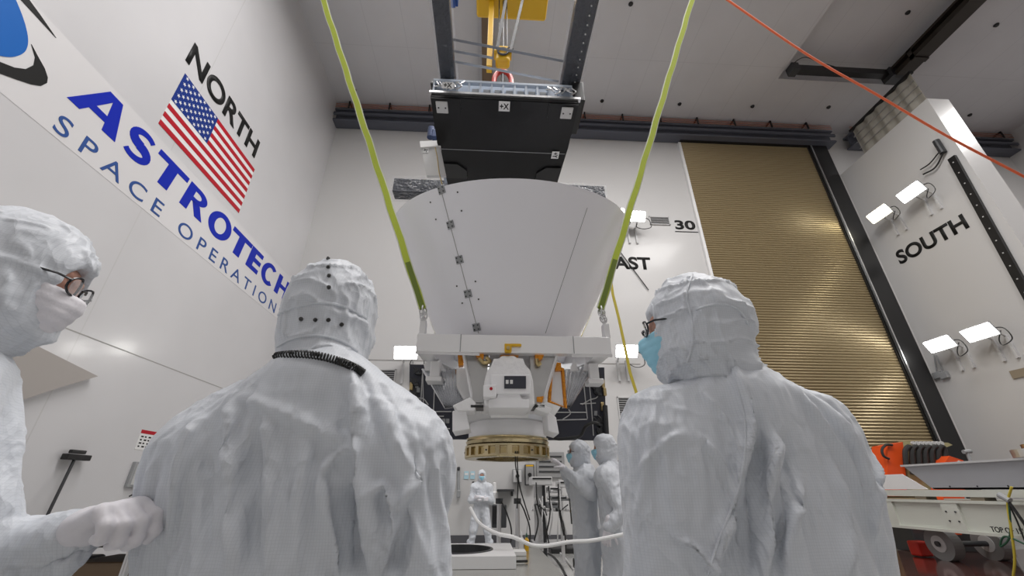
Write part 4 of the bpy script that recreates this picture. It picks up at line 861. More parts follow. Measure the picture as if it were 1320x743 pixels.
obj('far_beam', bx(NB(), (X+1.6, y0_, zb_+.1), (X+1.9, y1_, zt2)), M['beige'], t)
obj('top_rail', bx(NB(), (X+.02, y0_, zt2+.06), (X+.3, y1_, zt2+.18)), M['beige'], t)
for y in np.arange(5.8, 10, 1.1): obj('rail_spacer', bx(NB(), (X+.05, y-.12, zt2), (X+.28, y+.12, zt2+.06)), M['tan'], t)
obj('lettering', text_mesh("TOP OF 15'", -7.95, -7.45, .09, (X-.004, 0, .63), (0, -1, 0), (0, 0, 1), bold=.01), M['letter'], t)
for yy, r_ in ((9.4, .30), (6.0, .30)):
    for xx in (X+.35, X+1.4):
        w_ = obj('wheel', cyl(NB(), (xx, yy, r_), (xx+.22, yy, r_), r_, 32), M['tyre'], t)
        obj('hub', cyl(NB(), (xx-.01, yy, r_), (xx+.0, yy, r_), r_*.5, 24), M['lgrey'], w_)
    obj('axle', cyl(NB(), (X+.3, yy, r_), (X+1.7, yy, r_), .05, 12), M['dark'], t)
obj('red_jack', bx(NB(), (X+.3, 9.85, .02), (X+.6, 10.1, .3), .03), M['ored'], t)
g = thing('grey_tray', (9.2, 7.6, zt2+.19), 'long grey steel channel tray lying on the transporter', 'tray')
zz = zt2+.19
obj('tray_side', prism(NB(), [(X+.05, 9.2, zz+.44), (X+.05, 8.75, zz), (X+.05, 5.5, zz), (X+.05, 5.5, zz+.44)], (.04, 0, 0)), mat('tray_grey', (.40, .41, .44), .35, .4), g)
obj('tray_lip', bx(NB(), (X-.03, 5.5, zz+.44), (X+.5, 9.2, zz+.475)), M['al'], g); obj('tray_floor', bx(NB(), (X+.05, 5.5, zz), (X+1.2, 8.75, zz+.03)), M['grey'], g)
for k in range(6): obj('drain_hole', cyl(NB(), (X+.045, 8.4-k*.5, zz+.05), (X+.05, 8.4-k*.5, zz+.05), .015, 8), M['black'], g)
tag(obj('white_board', prism(NB(), [(X+.03, 9.9, zz), (X+.03, 8.85, zz), (X+.03, 9.3, zz+.30), (X+.03, 10.05, zz+.30)], (.02, 0, 0)), M['white']), 'white board leaning at the far end of the grey tray', 'board')
rg = thing('silver_ring_stack', (9.9, 6.4, zz+.48), 'silver ring with gold band on top of the grey tray', 'ring')
bm = NB(); lathe(bm, [(.62, zz+.476), (.7, zz+.476), (.7, zz+.60), (.62, zz+.60), (.62, zz+.476)], (X+.45, 6.55), 48); obj('silver_ring', bm, M['al'], rg)
bm = NB(); lathe(bm, [(.45, zz+.60), (.55, zz+.60), (.55, zz+.68), (.45, zz+.68), (.45, zz+.60)], (X+.45, 6.55), 48); obj('gold_band', bm, M['gold'], rg)
# orange unit with olive hose panel
Yo = 10.6
def O(x, y, Y_=Yo): return hit(x, y, 'y', Y_)
t = thing('hose_unit', (10.6, 10.8, 0), 'orange cabinet with olive panel of black hoses before the roll-up door', 'hose unit')
o1 = [O(1145, 574), O(1164, 570), O(1170, 640), O(1143, 640)]; obj('orange_cabinet', prism(NB(), o1, (0, .5, 0)), M['orange'], t)
obj('olive_panel', prism(NB(), [O(1163, 569), O(1222, 571), O(1228, 574), O(1212, 580), O(1206, 640), O(1178, 640)], (0, .12, 0)), M['olive'], t)
for k in range(6):
    x = 1168+k*8.5; bm = NB(); tube(bm, spl([O(x, 600, Yo-.12), O(x-1, 582, Yo-.16), O(x+4, 576, Yo-.16), O(x+8, 584, Yo-.14), O(x+9, 612, Yo-.1)]), .055, 8); obj('black_hose', bm, M['rubber'], t)
bm = NB(); tube(bm, spl([O(1146, 592, Yo-.05), O(1139, 588, Yo-.05), O(1137, 580, Yo-.05), O(1142, 574, Yo-.05), O(1150, 574, Yo-.05)]), .03, 8); obj('side_hose', bm, M['rubber'], t)
for k in range(8):
    bm = NB(); p = O(1176+k*5.2, 572, Yo-.08); cyl(bm, p, p+Vector((0, -.05, 0)), .05, 10); obj('fitting', bm, M['lgrey'], t)
obj('frame_base', bx(NB(), (10.0, Yo, 0), (11.7, Yo+.6, .9), .02), M['dark'], t)
t = thing('orange_cover', O(1232, 600, 10.2), 'orange tilted cover with white patch behind the grey tray', 'cover')
obj('cover_body', prism(NB(), [O(1216, 600, 10.2), O(1224, 588, 10.2), (O(1242, 594, 10.2)), O(1246, 604, 10.2), O(1240, 690, 10.2), O(1216, 690, 10.2)], (0, .3, 0)), M['orange'], t)
obj('white_patch', prism(NB(), [O(1228, 600, 10.19), O(1236, 594, 10.19), O(1243, 597, 10.19), O(1240, 602, 10.19)], (0, .01, 0)), M['white'], t)
t = thing('t_handle', (11.6, 9.8, 0), 'grey T-shaped handle standing behind the orange cover', 'handle')
bm = NB(); cyl(bm, O(1252, 600, 9.8)-Vector((0, 0, 1.8)), O(1246, 583, 9.8), .035, 10); obj('stem', bm, M['grey'], t); bm = NB(); cyl(bm, O(1242, 583, 9.8), O(1251, 582, 9.8), .045, 10); obj('cross_grip', bm, M['grey'], t)
for pts, m, lb, r_ in ((((1304, 628), (1299, 650), (1303, 680), (1308, 720), (1306, 745)), 'ysling', 'yellow cable hanging over the transporter at right edge', .018), (((1295, 640), (1306, 655), (1318, 672), (1330, 690)), 'cord', 'thick black cable slanting down at the right edge', .022), (((1296, 642), (1310, 670), (1322, 700)), 'cord', 'thin black cable under the thick one at right edge', .012), (((1300, 640), (1302, 690), (1290, 705), (1296, 692), (1330, 706)), 'green', 'dark green cable looping below the transporter beam', .015)):
    bm = NB(); tube(bm, spl([Q(x, y, 8.85) for x, y in pts]), r_, 8); tag(obj('loose_cable', bm, M[m]), lb, 'cable')
bm = NB(); p = Q(1288, 638, 8.85); q = Q(1302, 646, 8.85); tube(bm, [p, q], .05, 10); tag(obj('grey_plug', bm, M['grey']), 'grey cable plug resting on the transporter rail', 'plug')

# ------------------------------------------------------------------ PEOPLE: signed distance fields meshed with surface nets
def hsh(i, j, k, s=0):
    n = (i*374761393+j*668265263+k*2147483647+s*974634777) & 0x7fffffff
    n = ((n ^ (n >> 13))*1274126177) & 0x7fffffff
    return ((n ^ (n >> 16)) & 0xffff)/65535.0
def noise(P, s=0):
    I = np.floor(P).astype(np.int64); Fr = P-I; U = Fr*Fr*Fr*(Fr*(Fr*6-15)+10); r = 0
    for a in (0, 1):
        for b in (0, 1):
            for c in (0, 1):
                w = (U[:, 0] if a else 1-U[:, 0])*(U[:, 1] if b else 1-U[:, 1])*(U[:, 2] if c else 1-U[:, 2])
                r = r+w*hsh(I[:, 0]+a, I[:, 1]+b, I[:, 2]+c, s)
    return r*2-1
def ridge(P, s=0): return np.clip(1-np.abs(noise(P, s))*1.8, -.8, 1)
def cap(P, a, b, ra, rb, s=(1, 1, 1)):
    s = np.array(s, float); a = np.array(a, float); b = np.array(b, float)
    Q = (P-a)/s; B = (b-a)/s; L = max(B@B, 1e-9); h = np.clip(Q@B/L, 0, 1)
    return (np.linalg.norm(Q-h[:, None]*B, axis=1)-(ra+(rb-ra)*h))*s.min()
def ellip(P, c, r):
    r = np.array(r, float); Q = (P-np.array(c))/r; k = np.linalg.norm(Q, axis=1); return (k-1)*r.min()*np.where(k > 0, 1, 1)
def smin(a, b, k): h = np.clip(.5+.5*(b-a)/k, 0, 1); return b+(a-b)*h-k*h*(1-h)
def smax(a, b, k): return -smin(-a, -b, k)
def nets(f, lo, hi, h):
    lo = np.array(lo, float); n = np.ceil((np.array(hi)-lo)/h).astype(int)+1
    xs = [lo[i]+h*np.arange(n[i]) for i in range(3)]
    V = np.empty(n, np.float32)
    for i in range(0, n[0], 16):
        g = np.stack(np.meshgrid(xs[0][i:i+16], xs[1], xs[2], indexing='ij'), -1).reshape(-1, 3)
        V[i:i+16] = f(g).reshape(-1, n[1], n[2])
    S = V < 0; m = n-1
    c = np.zeros(m, int)
    for d in np.ndindex(2, 2, 2): c += S[d[0]:d[0]+m[0], d[1]:d[1]+m[1], d[2]:d[2]+m[2]]
    act = (c > 0) & (c < 8); idx = -np.ones(m, int); idx[act] = np.arange(act.sum()); cells = np.argwhere(act)
    acc = np.zeros((len(cells), 3)); cnt = np.zeros(len(cells))
    for d0 in np.ndindex(2, 2, 2):
        for ax in range(3):
            if d0[ax]: continue
            d1 = list(d0); d1[ax] = 1
            a = V[tuple((cells+d0).T)]; b = V[tuple((cells+d1).T)]; k = (a < 0) != (b < 0)
            t = np.where(k, a/np.where(k, a-b, 1), 0); p = np.array(d0)[None]+np.zeros((len(cells), 3)); p[:, ax] += t
            acc += p*k[:, None]; cnt += k
    verts = lo+(cells+acc/cnt[:, None])*h; faces = []
    for ax in range(3):
        o = [i for i in range(3) if i != ax]
        if ax == 1: o = o[::-1]
        sl = [slice(1, None)]*3; A = S[tuple(slice(0, -1) if i == ax else slice(None) for i in range(3))]; B = S[tuple(slice(1, None) if i == ax else slice(None) for i in range(3))]
        e = np.argwhere(A != B); e = e[(e[:, o[0]] > 0) & (e[:, o[1]] > 0) & (e[:, o[0]] < m[o[0]]) & (e[:, o[1]] < m[o[1]])]
        fl = A[tuple(e.T)]
        q = []
        for du, dv in ((-1, -1), (0, -1), (0, 0), (-1, 0)):
            cc = e.copy(); cc[:, o[0]] += du; cc[:, o[1]] += dv; q.append(idx[tuple(cc.T)])
        q = np.stack(q, 1); q[~fl] = q[~fl][:, ::-1]; q = q[(q >= 0).all(1)]; faces.append(q)
    return verts, np.concatenate(faces)
def grad(f, v, e=.002):
    g = np.stack([f(v+np.eye(3)[i]*e)-f(v-np.eye(3)[i]*e) for i in range(3)], 1); return g/np.maximum(np.linalg.norm(g, axis=1, keepdims=True), 1e-9)
def solid(f, lo, hi, h, disp=None):
    v, q = nets(f, lo, hi, h)
    for _ in range(2):
        g = grad(f, v); v = v-g*np.clip(f(v), -h, h)[:, None]
    if disp is not None: v = v+grad(f, v, .006)*disp(v)[:, None]
    return v, q
class Fig:
    """a person: local frame faces +y, x to the right; heading turns it about z"""
    def __init__(s, loc, heading, label, name='person'):
        s.o = Vector(loc); s.h = R(heading); s.root = thing(name, loc, label, 'person')
        c, k = math.cos(s.h), math.sin(s.h); s.M = np.array([[c, -k, 0], [k, c, 0], [0, 0, 1]])
    def w(s, v): return np.asarray(v)@s.M.T+np.array(s.o)
    def l(s, v): return (np.asarray(v)-np.array(s.o))@s.M
    def add(s, name, vq, m, parent=None, label=None):
        v, q = vq; o = obj(name, (s.w(v).tolist(), q.tolist()), m, parent or s.root, smooth=True)
        if label: o['label'] = label
        return o
def drape(vq, cq, pinf, frames=22, grow=.05, sub=1, stiff=6):
    """let an oversized garment settle on the body with the cloth solver, then return the settled mesh"""
    v, q = vq; gm = bpy.data.meshes.new('g'); gm.from_pydata(v.tolist(), [], q.tolist()); go = bpy.data.objects.new('g', gm); COL.objects.link(go)
    cm_ = bpy.data.meshes.new('c'); cm_.from_pydata(cq[0].tolist(), [], cq[1].tolist()); co = bpy.data.objects.new('c', cm_); COL.objects.link(co)
    co.modifiers.new('col', 'COLLISION'); co.collision.thickness_outer = .004; co.collision.cloth_friction = 12; co.collision.damping = .5
    vg = go.vertex_groups.new(name='pin'); w_ = pinf(v)
    for i in np.where(w_ > 0)[0]: vg.add([int(i)], float(w_[i]), 'REPLACE')
    md = go.modifiers.new('cloth', 'CLOTH'); st = md.settings
    st.quality = 6; st.mass = .18; st.tension_stiffness = 25; st.compression_stiffness = 14; st.shear_stiffness = 8; st.bending_stiffness = stiff*.05; st.air_damping = 3
    st.vertex_group_mass = 'pin'; st.shrink_min = -grow; st.shrink_max = -grow
    md.collision_settings.collision_quality = 2; md.collision_settings.distance_min = .003; md.collision_settings.use_self_collision = False
    md.point_cache.frame_start = 1; md.point_cache.frame_end = frames+2
    if sub: s_ = go.modifiers.new('sub', 'SUBSURF'); s_.levels = sub; s_.render_levels = sub
    for f_ in range(1, frames+1): SC.frame_set(f_)
    dg = bpy.context.evaluated_depsgraph_get(); ev = go.evaluated_get(dg).to_mesh()
    n = len(ev.vertices); a = np.empty(n*3); ev.vertices.foreach_get('co', a); fs = np.array([tuple(x.vertices) for x in ev.polygons])
    go.evaluated_get(dg).to_mesh_clear(); bpy.data.objects.remove(go); bpy.data.objects.remove(co); SC.frame_set(1)
    return a.reshape(-1, 3), fs
def headframe(c, yaw, pitch, roll=0):
    m = Matrix.Rotation(R(yaw), 3, 'Z') @ Matrix.Rotation(R(pitch), 3, 'X') @ Matrix.Rotation(R(roll), 3, 'Y'); return np.array(c, float), np.array(m)
def head_sdf(P):      # head-local coordinates, centre of the skull, facing +y
    d = ellip(P, (0, -.012, .025), (.076, .098, .095)); d = smin(d, ellip(P, (0, .018, -.05), (.058, .072, .068)), .03)
    d = smin(d, cap(P, (0, .088, .012), (0, .108, -.022), .008, .014), .016)         # nose
    d = smin(d, cap(P, (-.03, .082, .032), (.03, .082, .032), .012, .012), .02)      # brow
    for sx in (-1, 1):
        d = smax(d, -ellip(P, (sx*.031, .094, .014), (.017, .014, .011)), .008)
        d = smin(d, ellip(P, (sx*.031, .080, .013), (.014, .014, .013)), .003)
        d = smin(d, ellip(P, (sx*.040, .066, -.02), (.022, .022, .018)), .02)
        d = smin(d, ellip(P, (sx*.079, -.005, .0), (.009, .018, .03)), .008)
    d = smin(d, cap(P, (-.018, .086, -.052), (.018, .086, -.052), .008, .008), .008)
    return smin(d, ellip(P, (0, .07, -.09), (.022, .02, .018)), .02)
def glove(fig, wrist, d, n, curl, name='glove', vox=.005, side=1, scale=1.0, spread=.12, parent=None):
    """hand pointing along d, palm faces n; curl per finger in degrees per joint"""
    wrist = np.array(wrist, float); d = np.array(d, float); d /= np.linalg.norm(d); n = np.array(n, float); n -= d*(n@d); n /= np.linalg.norm(n)
    sd = np.cross(d, n)*side; S = scale
    ch = []
    for k, (off, L) in enumerate(((.030, .070), (.010, .078), (-.010, .072), (-.029, .056))):
        b = wrist+d*.085*S+sd*off*S; ang = 0; p = b; dirf = d*math.cos(spread*(1.5-k)*.6)+sd*math.sin(spread*(1.5-k)*.6)
        for j, fr in enumerate((.45, .32, .23)):
            ang += R(curl[k] if isinstance(curl, (list, tuple)) else curl); q = p+(dirf*math.cos(ang)+n*math.sin(ang))*L*fr*S; ch.append((p, q, (.0105-.001*j)*S, (.0095-.001*j)*S)); p = q
    b = wrist+d*.03*S+sd*.032*S; p = b; ang = 0
    for j, L in enumerate((.042, .034, .028)):
        dr = (d*.62+sd*.7+n*.35); dr = dr*(1-.25*j)+n*.3*j+d*.2*j; dr /= np.linalg.norm(dr); q = p+dr*L*S; ch.append((p, q, (.013-.0015*j)*S, (.0115-.0015*j)*S)); p = q
    def f(P):
        e = cap(P, wrist+d*.02*S+sd*.016*S, wrist+d*.08*S+sd*.022*S, .017*S, .0155*S)
        for a in (0, -.018): e = smin(e, cap(P, wrist+d*.02*S+sd*a*S, wrist+d*.08*S+sd*a*1.3*S, .018*S, .0145*S), .012*S)
        e = smin(e, cap(P, wrist-d*.07, wrist+d*.02, .036*S, .027*S), .02)
        for (a, b2, r0, r1) in ch: e = smin(e, cap(P, a, b2, r0, r1), .006*S)
        return e
    pts = np.array([wrist-d*.07, wrist+d*.1]+[c[1] for c in ch]); lo = pts.min(0)-.045; hi = pts.max(0)+.045
    return fig.add(name, solid(f, lo, hi, vox), M['glove'], parent, None)
def glasses(fig, hf, lens=True):
    c, m = hf; T = lambda p: c+m@np.array(p)
    bmf = NB(); wp = lambda p: Vector(fig.w(T(p)))
    for s_ in (-1, 1):
        lp = [(s_*(.034+.026*math.cos(a)*(1 if abs(math.cos(a)) < .9 else .98)), .112-.006*abs(math.cos(a)+s_*0), .010+.019*math.sin(a)*(1+.15*math.sin(a))) for a in np.linspace(0, 2*PI, 21)]
        tube(bmf, [wp(p) for p in lp], .0024, 6)
        tube(bmf, [wp((s_*.060, .108, .018)), wp((s_*.078, .09, .018)), wp((s_*.080, .05, .016))], .0024, 6)
    tube(bmf, [wp((-.010, .114, .014)), wp((0, .117, .018)), wp((.010, .114, .014))], .0024, 6)
    o = obj('glasses', bmf, M['frame'], fig.root, smooth=True)
    for s_ in (-1, 1):
        bm = NB(); pts = [wp((s_*(.034+.025*math.cos(a)), .111, .010+.018*math.sin(a))) for a in np.linspace(0, 2*PI, 20, endpoint=False)]; nn = (wp((0, 1, 0))-wp((0, 0, 0)))*.0012
        loft(bm, [pts, [p+nn for p in pts]]); obj('lens', bm, M['glass'], o)
    return o
def strokes_disp(lines):
    """lines: list of (polyline in local coordinates, width, height)"""
    L = [(np.array(p, float), w_, h_) for p, w_, h_ in lines if len(p) > 1]
    def f(v):
        out = np.zeros(len(v))
        for p, w_, h_ in L:
            lo = p.min(0)-3*w_; hi = p.max(0)+3*w_; k = np.where(((v > lo) & (v < hi)).all(1))[0]
            if not len(k): continue
            x = v[k]; best = np.full(len(k), 9.); tt = np.zeros(len(k))
            for i in range(len(p)-1):
                B = p[i+1]-p[i]; h = np.clip((x-p[i])@B/max(B@B, 1e-9), 0, 1); d = np.linalg.norm(x-p[i]-h[:, None]*B, axis=1); b = d < best; best = np.where(b, d, best); tt = np.where(b, (i+h)/(len(p)-1), tt)
            out[k] += 1.8*h_*np.exp(-(best/w_)**2)*np.clip(np.sin(PI*np.clip(tt*.92+.04, 0, 1))*1.6, 0, 1)
        return out
    return f
def surf_local(fig, f, pts):       # sphere-trace sight lines to the undeformed garment so folds can be laid along it
    out = []
    for x, y in pts:
        r = np.array(ray(x, y).normalized()); o = np.array(CAM); t = .15
        for _ in range(90):
            d = float(f(fig.l(o+r*t)[None])[0]); t += d*.7
            if d < .001: break
            if t > 3: break
        if t < 3: out.append(fig.l(o+r*t))
    return out
def build_person(fig, J, hf, vox, hood=None, face=True, mask=True, gl=False, seed=0, amp=1.0, puff=1.0, folds=None, hood_folds=None, floor_legs=True, cloth=None):
    g = lambda k: np.array(J[k], float)
    def limbs(P, dr):
        d = cap(P, g('pelvis'), g('chest'), .130*puff-dr, .145*puff-dr, (1.33, .92, 1))
        d = smin(d, cap(P, g('shL'), g('shR'), .083*puff-dr, .083*puff-dr, (1, 1.25, 1)), .07)
        d = smin(d, cap(P, g('neck')+[0, 0, -.02], (g('shL')+g('shR'))/2+[0, 0, -.03], .062-dr*.4, .10-dr, (1.3, 1, 1)), .06)
        if dr == 0: d = smin(d, cap(P, g('neck')+[0, -.01, -.06], g('neck')+[0, -.012, .005], .10, .094), .035)
        for s_ in 'LR':
            d = smin(d, cap(P, g('neck')+[0, 0, -.035], g('sh'+s_)+[0, 0, .012], .076-dr*.8, .088*puff-dr), .08)
            d = smin(d, cap(P, g('sh'+s_), g('el'+s_), .086*puff-dr, .070*puff-dr), .045)
            d = smin(d, cap(P, g('el'+s_), g('wr'+s_), .068*puff-dr, .042-dr*.4), .03)
            d = smin(d, cap(P, g('hip'+s_), g('kn'+s_), .115*puff-dr, .086*puff-dr, (1, 1.05, 1)), .05)
            d = smin(d, cap(P, g('kn'+s_), g('an'+s_), .085*puff-dr, .070*puff-dr*.7), .04)
        return d
    ks = np.array([J[k] for k in J]); lo = ks.min(0)-.2; hi = ks.max(0)+.17; lo[2] = .02
    hi[2] = max(J['neck'][2]+.05, hi[2]-.02)
    s3 = np.array([seed*7.3, seed*3.1, seed*5.7])
    fd = None if cloth else strokes_disp([(surf_local(fig, lambda P: limbs(P, 0), a), b, c_) for a, b, c_ in folds]) if folds else None
    def wr(v):
        sw = np.stack([noise(v*5+s3, 1), noise(v*5+s3, 2), noise(v*5+s3, 3)], 1)*.05
        q = v+sw; a = (ridge(q*np.array([10, 10, 2.6])+s3, 4)**3)*.012+(ridge(q*np.array([9, 20, 13])+s3, 5)**3)*.006+noise(q*np.array([24, 24, 12])+s3, 6)*.0018+noise(q*4+s3, 7)*.008
        a = a*amp
        if fd is not None: a = a+fd(v)
        return a-.004
    if cloth:
        gv = solid(lambda P: limbs(P, -.012), lo, hi, .0125, lambda v: noise(v*4+s3, 7)*.006)
        cv = solid(lambda P: limbs(P, .018), lo, hi, .016)
        keep = lambda v: np.clip((v[:, 2]-(J['neck'][2]-.025))/.02, 0, 1)
        dv_ = drape(gv, cv, keep, **cloth)
        v, q = dv_
        if folds:
            tr = BVHTree.FromPolygons(fig.w(v).tolist(), q.tolist()); L = []
            for a, b, c_ in folds:
                pts = [onto(tr, x.x, x.y)[0] for x in spl([(*k, 0) for k in a], 4)]; pts = [fig.l(np.array(k)) for k in pts if k is not None]
                L.append((pts, b*.8, c_*.9))
            fd2 = strokes_disp(L)
        else: fd2 = lambda v: 0
        e1 = v[q[:, 2]]-v[q[:, 0]]; e2 = v[q[:, 3]]-v[q[:, 1]]; fn = np.cross(e1, e2); nn = np.zeros_like(v)
        for k in range(4): np.add.at(nn, q[:, k], fn)
        nn /= np.maximum(np.linalg.norm(nn, axis=1, keepdims=True), 1e-12)
        sw = np.stack([noise(v*4+s3, 1), noise(v*4+s3, 2), noise(v*4+s3, 3)], 1)*.06; w3 = v+sw
        up_ = np.clip((v[:, 2]-1.22)/.2, 0, 1)
        dd = (ridge(w3*np.array([9, 9, 2.0])+s3, 4)**3)*.006*(1-.5*up_)+(ridge(w3*np.array([15, 15, 17])+s3, 5)**3)*.0035*up_+(ridge(w3*np.array([26, 26, 9])+s3, 8)**3)*.0016
        v = v+nn*(dd+fd2(v))[:, None]
        suit = fig.add('coverall', (v, q), M['cloth'])
    else:
        suit = fig.add('coverall', solid(lambda P: limbs(P, 0), lo, hi, vox, wr), M['cloth'])
    # body: skin surface from head to feet inside the suit, one continuous mesh
    c, m = hf
    def body(P):
        d = limbs(P, .062); h = head_sdf((P-c)@m)
        d = smin(d, cap(P, g('neck')+[0, 0, -.04], c-np.array([0, 0, .04]), .055, .05), .02)
        return smin(d, h, .015)
    lb = np.minimum(lo, c-.16); hb = np.maximum(hi, c+.16)
    # fine head mesh only where a face shows, coarse otherwise
    bo = fig.add('body', solid(body, lb, hb, max(vox, .0085)), M['skin'])
    # hood
    hd = hood or {}
    zr = hd.get('z', 1.0)
    def hoodf(P):
        Q = (P-c)@m
        d = ellip(Q, (0, -.012+hd.get('back', 0), .022), (.100, .122, .128))
        d = smin(d, ellip(Q, (0, .015, -.06), (.086, .090, .09)), .04)
        n0 = g('neck')
        d = smin(d, cap(P, c+np.array([0, -.01, -.06])-m[:, 1]*0.02, n0+np.array([0, -.01, -.02]), .090, .084), .035)
        if face:
            d = smax(d, -cap(Q, (0, .08, .008), (0, .17, .008), hd.get('open', .050), .10), .008)
        return d
    hfd = None if cloth else strokes_disp([(surf_local(fig, hoodf, a), b, c_) for a, b, c_ in hood_folds]) if hood_folds else None
    def hw(v):
        sw = np.stack([noise(v*9+s3, 11), noise(v*9+s3, 12), noise(v*9+s3, 13)], 1)*.035; q = v+sw
        a = (ridge(q*np.array([12, 12, 24])+s3, 14)**3)*.007+(ridge(q*np.array([24, 24, 12])+s3, 15)**3)*.005+noise(q*8+s3, 16)*.006
        a = a*hd.get('amp', 1)
        if hfd is not None: a = a+hfd(v)
        return a
    lh = np.minimum(c, g('neck'))-.22; hh = np.maximum(c, g('neck'))+.2
    ho = fig.add('hood', solid(hoodf, lh, hh, vox, hw), M['cloth'])
    if mask:
        def mk(P):
            Q = (P-c)@m; d = head_sdf(Q)-.011
            d = np.minimum(d, ellip(Q, (0, .085, -.045), (.046, .045, .045))) if 0 else smin(d, ellip(Q, (0, .088, -.042), (.050, .034, .044)), .02)
            box = np.maximum(np.maximum(np.abs(Q[:, 0])-.068, np.abs(Q[:, 2]+.048)-.050), -(Q[:, 1]-.02))
            return smax(np.maximum(d, -(head_sdf(Q)-.001)), box, .008)
        md = lambda v: (np.abs(np.sin(((v-c)@m)[:, 2]*170))-.5)*.003
        mo = fig.add('face_mask', solid(mk, c-.16, c+.16, min(vox, .006) if vox < .011 else .007, md), M['mask'] if mask is True else mask)
    if gl: glasses(fig, hf)
    for s_ in 'LR':
        a = g('an'+s_)
        bo_ = fig.add('boot_cover', solid(lambda P: smin(cap(P, a+[0, 0, .12], a+[0, -.02, -.03], .085, .06), cap(P, a+[0, -.04, -.035], a+[0, .16, -.05], .05, .045, (1, 1, 1)), .03), a-.25, a+.28, .014, lambda v: noise(v*14+s3)*.006), M['cloth'])
    return suit, ho
def jstand(sc=1.0, shw=.175, neckz=1.50, **over):
    J = dict(pelvis=(0, 0, .93), chest=(0, 0, 1.27), neck=(0, -.01, 1.50), shL=(-shw, 0, 1.40), shR=(shw, 0, 1.40), elL=(-.25, -.02, 1.12), elR=(.25, -.02, 1.12), wrL=(-.24, .14, .90), wrR=(.24, .14, .90),
             hipL=(-.1, 0, .88), hipR=(.1, 0, .88), knL=(-.12, .02, .48), knR=(.12, .02, .48), anL=(-.13, 0, .1), anR=(.13, 0, .1))
    J.update(over); return {k: tuple(np.array(v)*sc) if k[:2] not in ('an',) else v for k, v in J.items()}
def snaps(tree, pts, parent, r=.0045):
    for x, y in pts:
        p, n = onto(tree, x, y)
        if p is None: continue
        if n.dot(CAM-p) < 0: n = -n
        bm = NB(); cyl(bm, p-n*.003, p+n*.0035, r, 12); cyl(bm, p+n*.003, p+n*.006, r*.5, 10); obj('snap', bm, M['snap'], parent)


# --- person seen from behind, left of centre
fB = Fig((-.385, .95, 0), -4, 'person in white coverall and hood seen from behind, black coiled cord at neck')
JB = jstand(1.0, .185, neck=(.02, -.02, 1.515), chest=(.0, .0, 1.28), shL=(-.195, 0, 1.365), shR=(.205, 0, 1.36), elL=(-.20, .03, 1.10), elR=(.27, -.01, 1.08), wrL=(-.2, .2, .98), wrR=(.22, .2, .98))
suB, hoB = build_person(fB, JB, headframe((-.015, .03, 1.685), 0, -8), .0058, hood=dict(open=.05, back=-.005), mask=False, seed=1, amp=1.1, puff=1.06, cloth=dict(frames=22, grow=.09),
    folds=[(((298, 515), (300, 560), (302, 640), (300, 743)), .016, .014), (((345, 530), (350, 600), (345, 743)), .014, .010), (((255, 540), (235, 600), (222, 743)), .016, .012),
           (((395, 560), (385, 640), (380, 743)), .012, .008), (((448, 470), (462, 530), (466, 600), (480, 680), (486, 743)), .014, .018), (((415, 610), (432, 590), (460, 580)), .010, .010), (((415, 610), (420, 680), (440, 743)), .012, .014),
           (((478, 640), (495, 625), (510, 650), (500, 700), (485, 743)), .010, .016), (((540, 600), (520, 650), (510, 700)), .012, .014), (((500, 520), (505, 560), (530, 610)), .014, .010), (((300, 510), (360, 530), (420, 560), (465, 580)), .018, .009),
           (((455, 620), (452, 680), (460, 743)), .022, -.022), (((525, 640), (515, 700), (505, 743)), .018, -.018), (((330, 560), (325, 743)), .016, -.012), (((270, 560), (262, 743)), .014, -.010)],
    hood_folds=[(((352, 418), (385, 396), (415, 390), (450, 396), (474, 412)), .006, .006), (((356, 445), (410, 438), (462, 452)), .008, .007), (((365, 440), (400, 410), (425, 395)), .006, .005), (((372, 350), (395, 375), (400, 392)), .006, .005), (((470, 355), (452, 400), (445, 440)), .007, .006), (((395, 340), (420, 350), (445, 370), (462, 400)), .006, .005)])
tb = bvh(hoB)
snaps(tb, ((423, 334), (423, 345), (424, 356), (424, 371), (388, 412), (407, 413), (423, 413), (440, 419)), hoB)
def seam_line(trees, pts, parent, name, r=.0022, m='cloth', lift=.001):
    out = []
    for q in spl([(x, y, 0) for x, y in pts], 8):
        c_ = [onto(t_, q.x, q.y) for t_ in trees]; c_ = [a for a in c_ if a[0] is not None]
        if c_: h = min(c_, key=lambda a: (a[0]-CAM).length); out.append(h[0]+(CAM-h[0]).normalized()*lift)
    out = [sum(out[max(0, i-1):i+2], Vector())/len(out[max(0, i-1):i+2]) for i in range(len(out))]
    return obj(name, tube(NB(), out, r, 6), M[m], parent, smooth=True)
seam_line([tb], ((350, 420), (362, 404), (385, 395), (415, 391), (445, 396), (474, 412)), hoB, 'hood_seam', .0035)
seam_line([tb], ((356, 448), (380, 436), (412, 433), (440, 440), (462, 454)), hoB, 'hood_seam', .003)
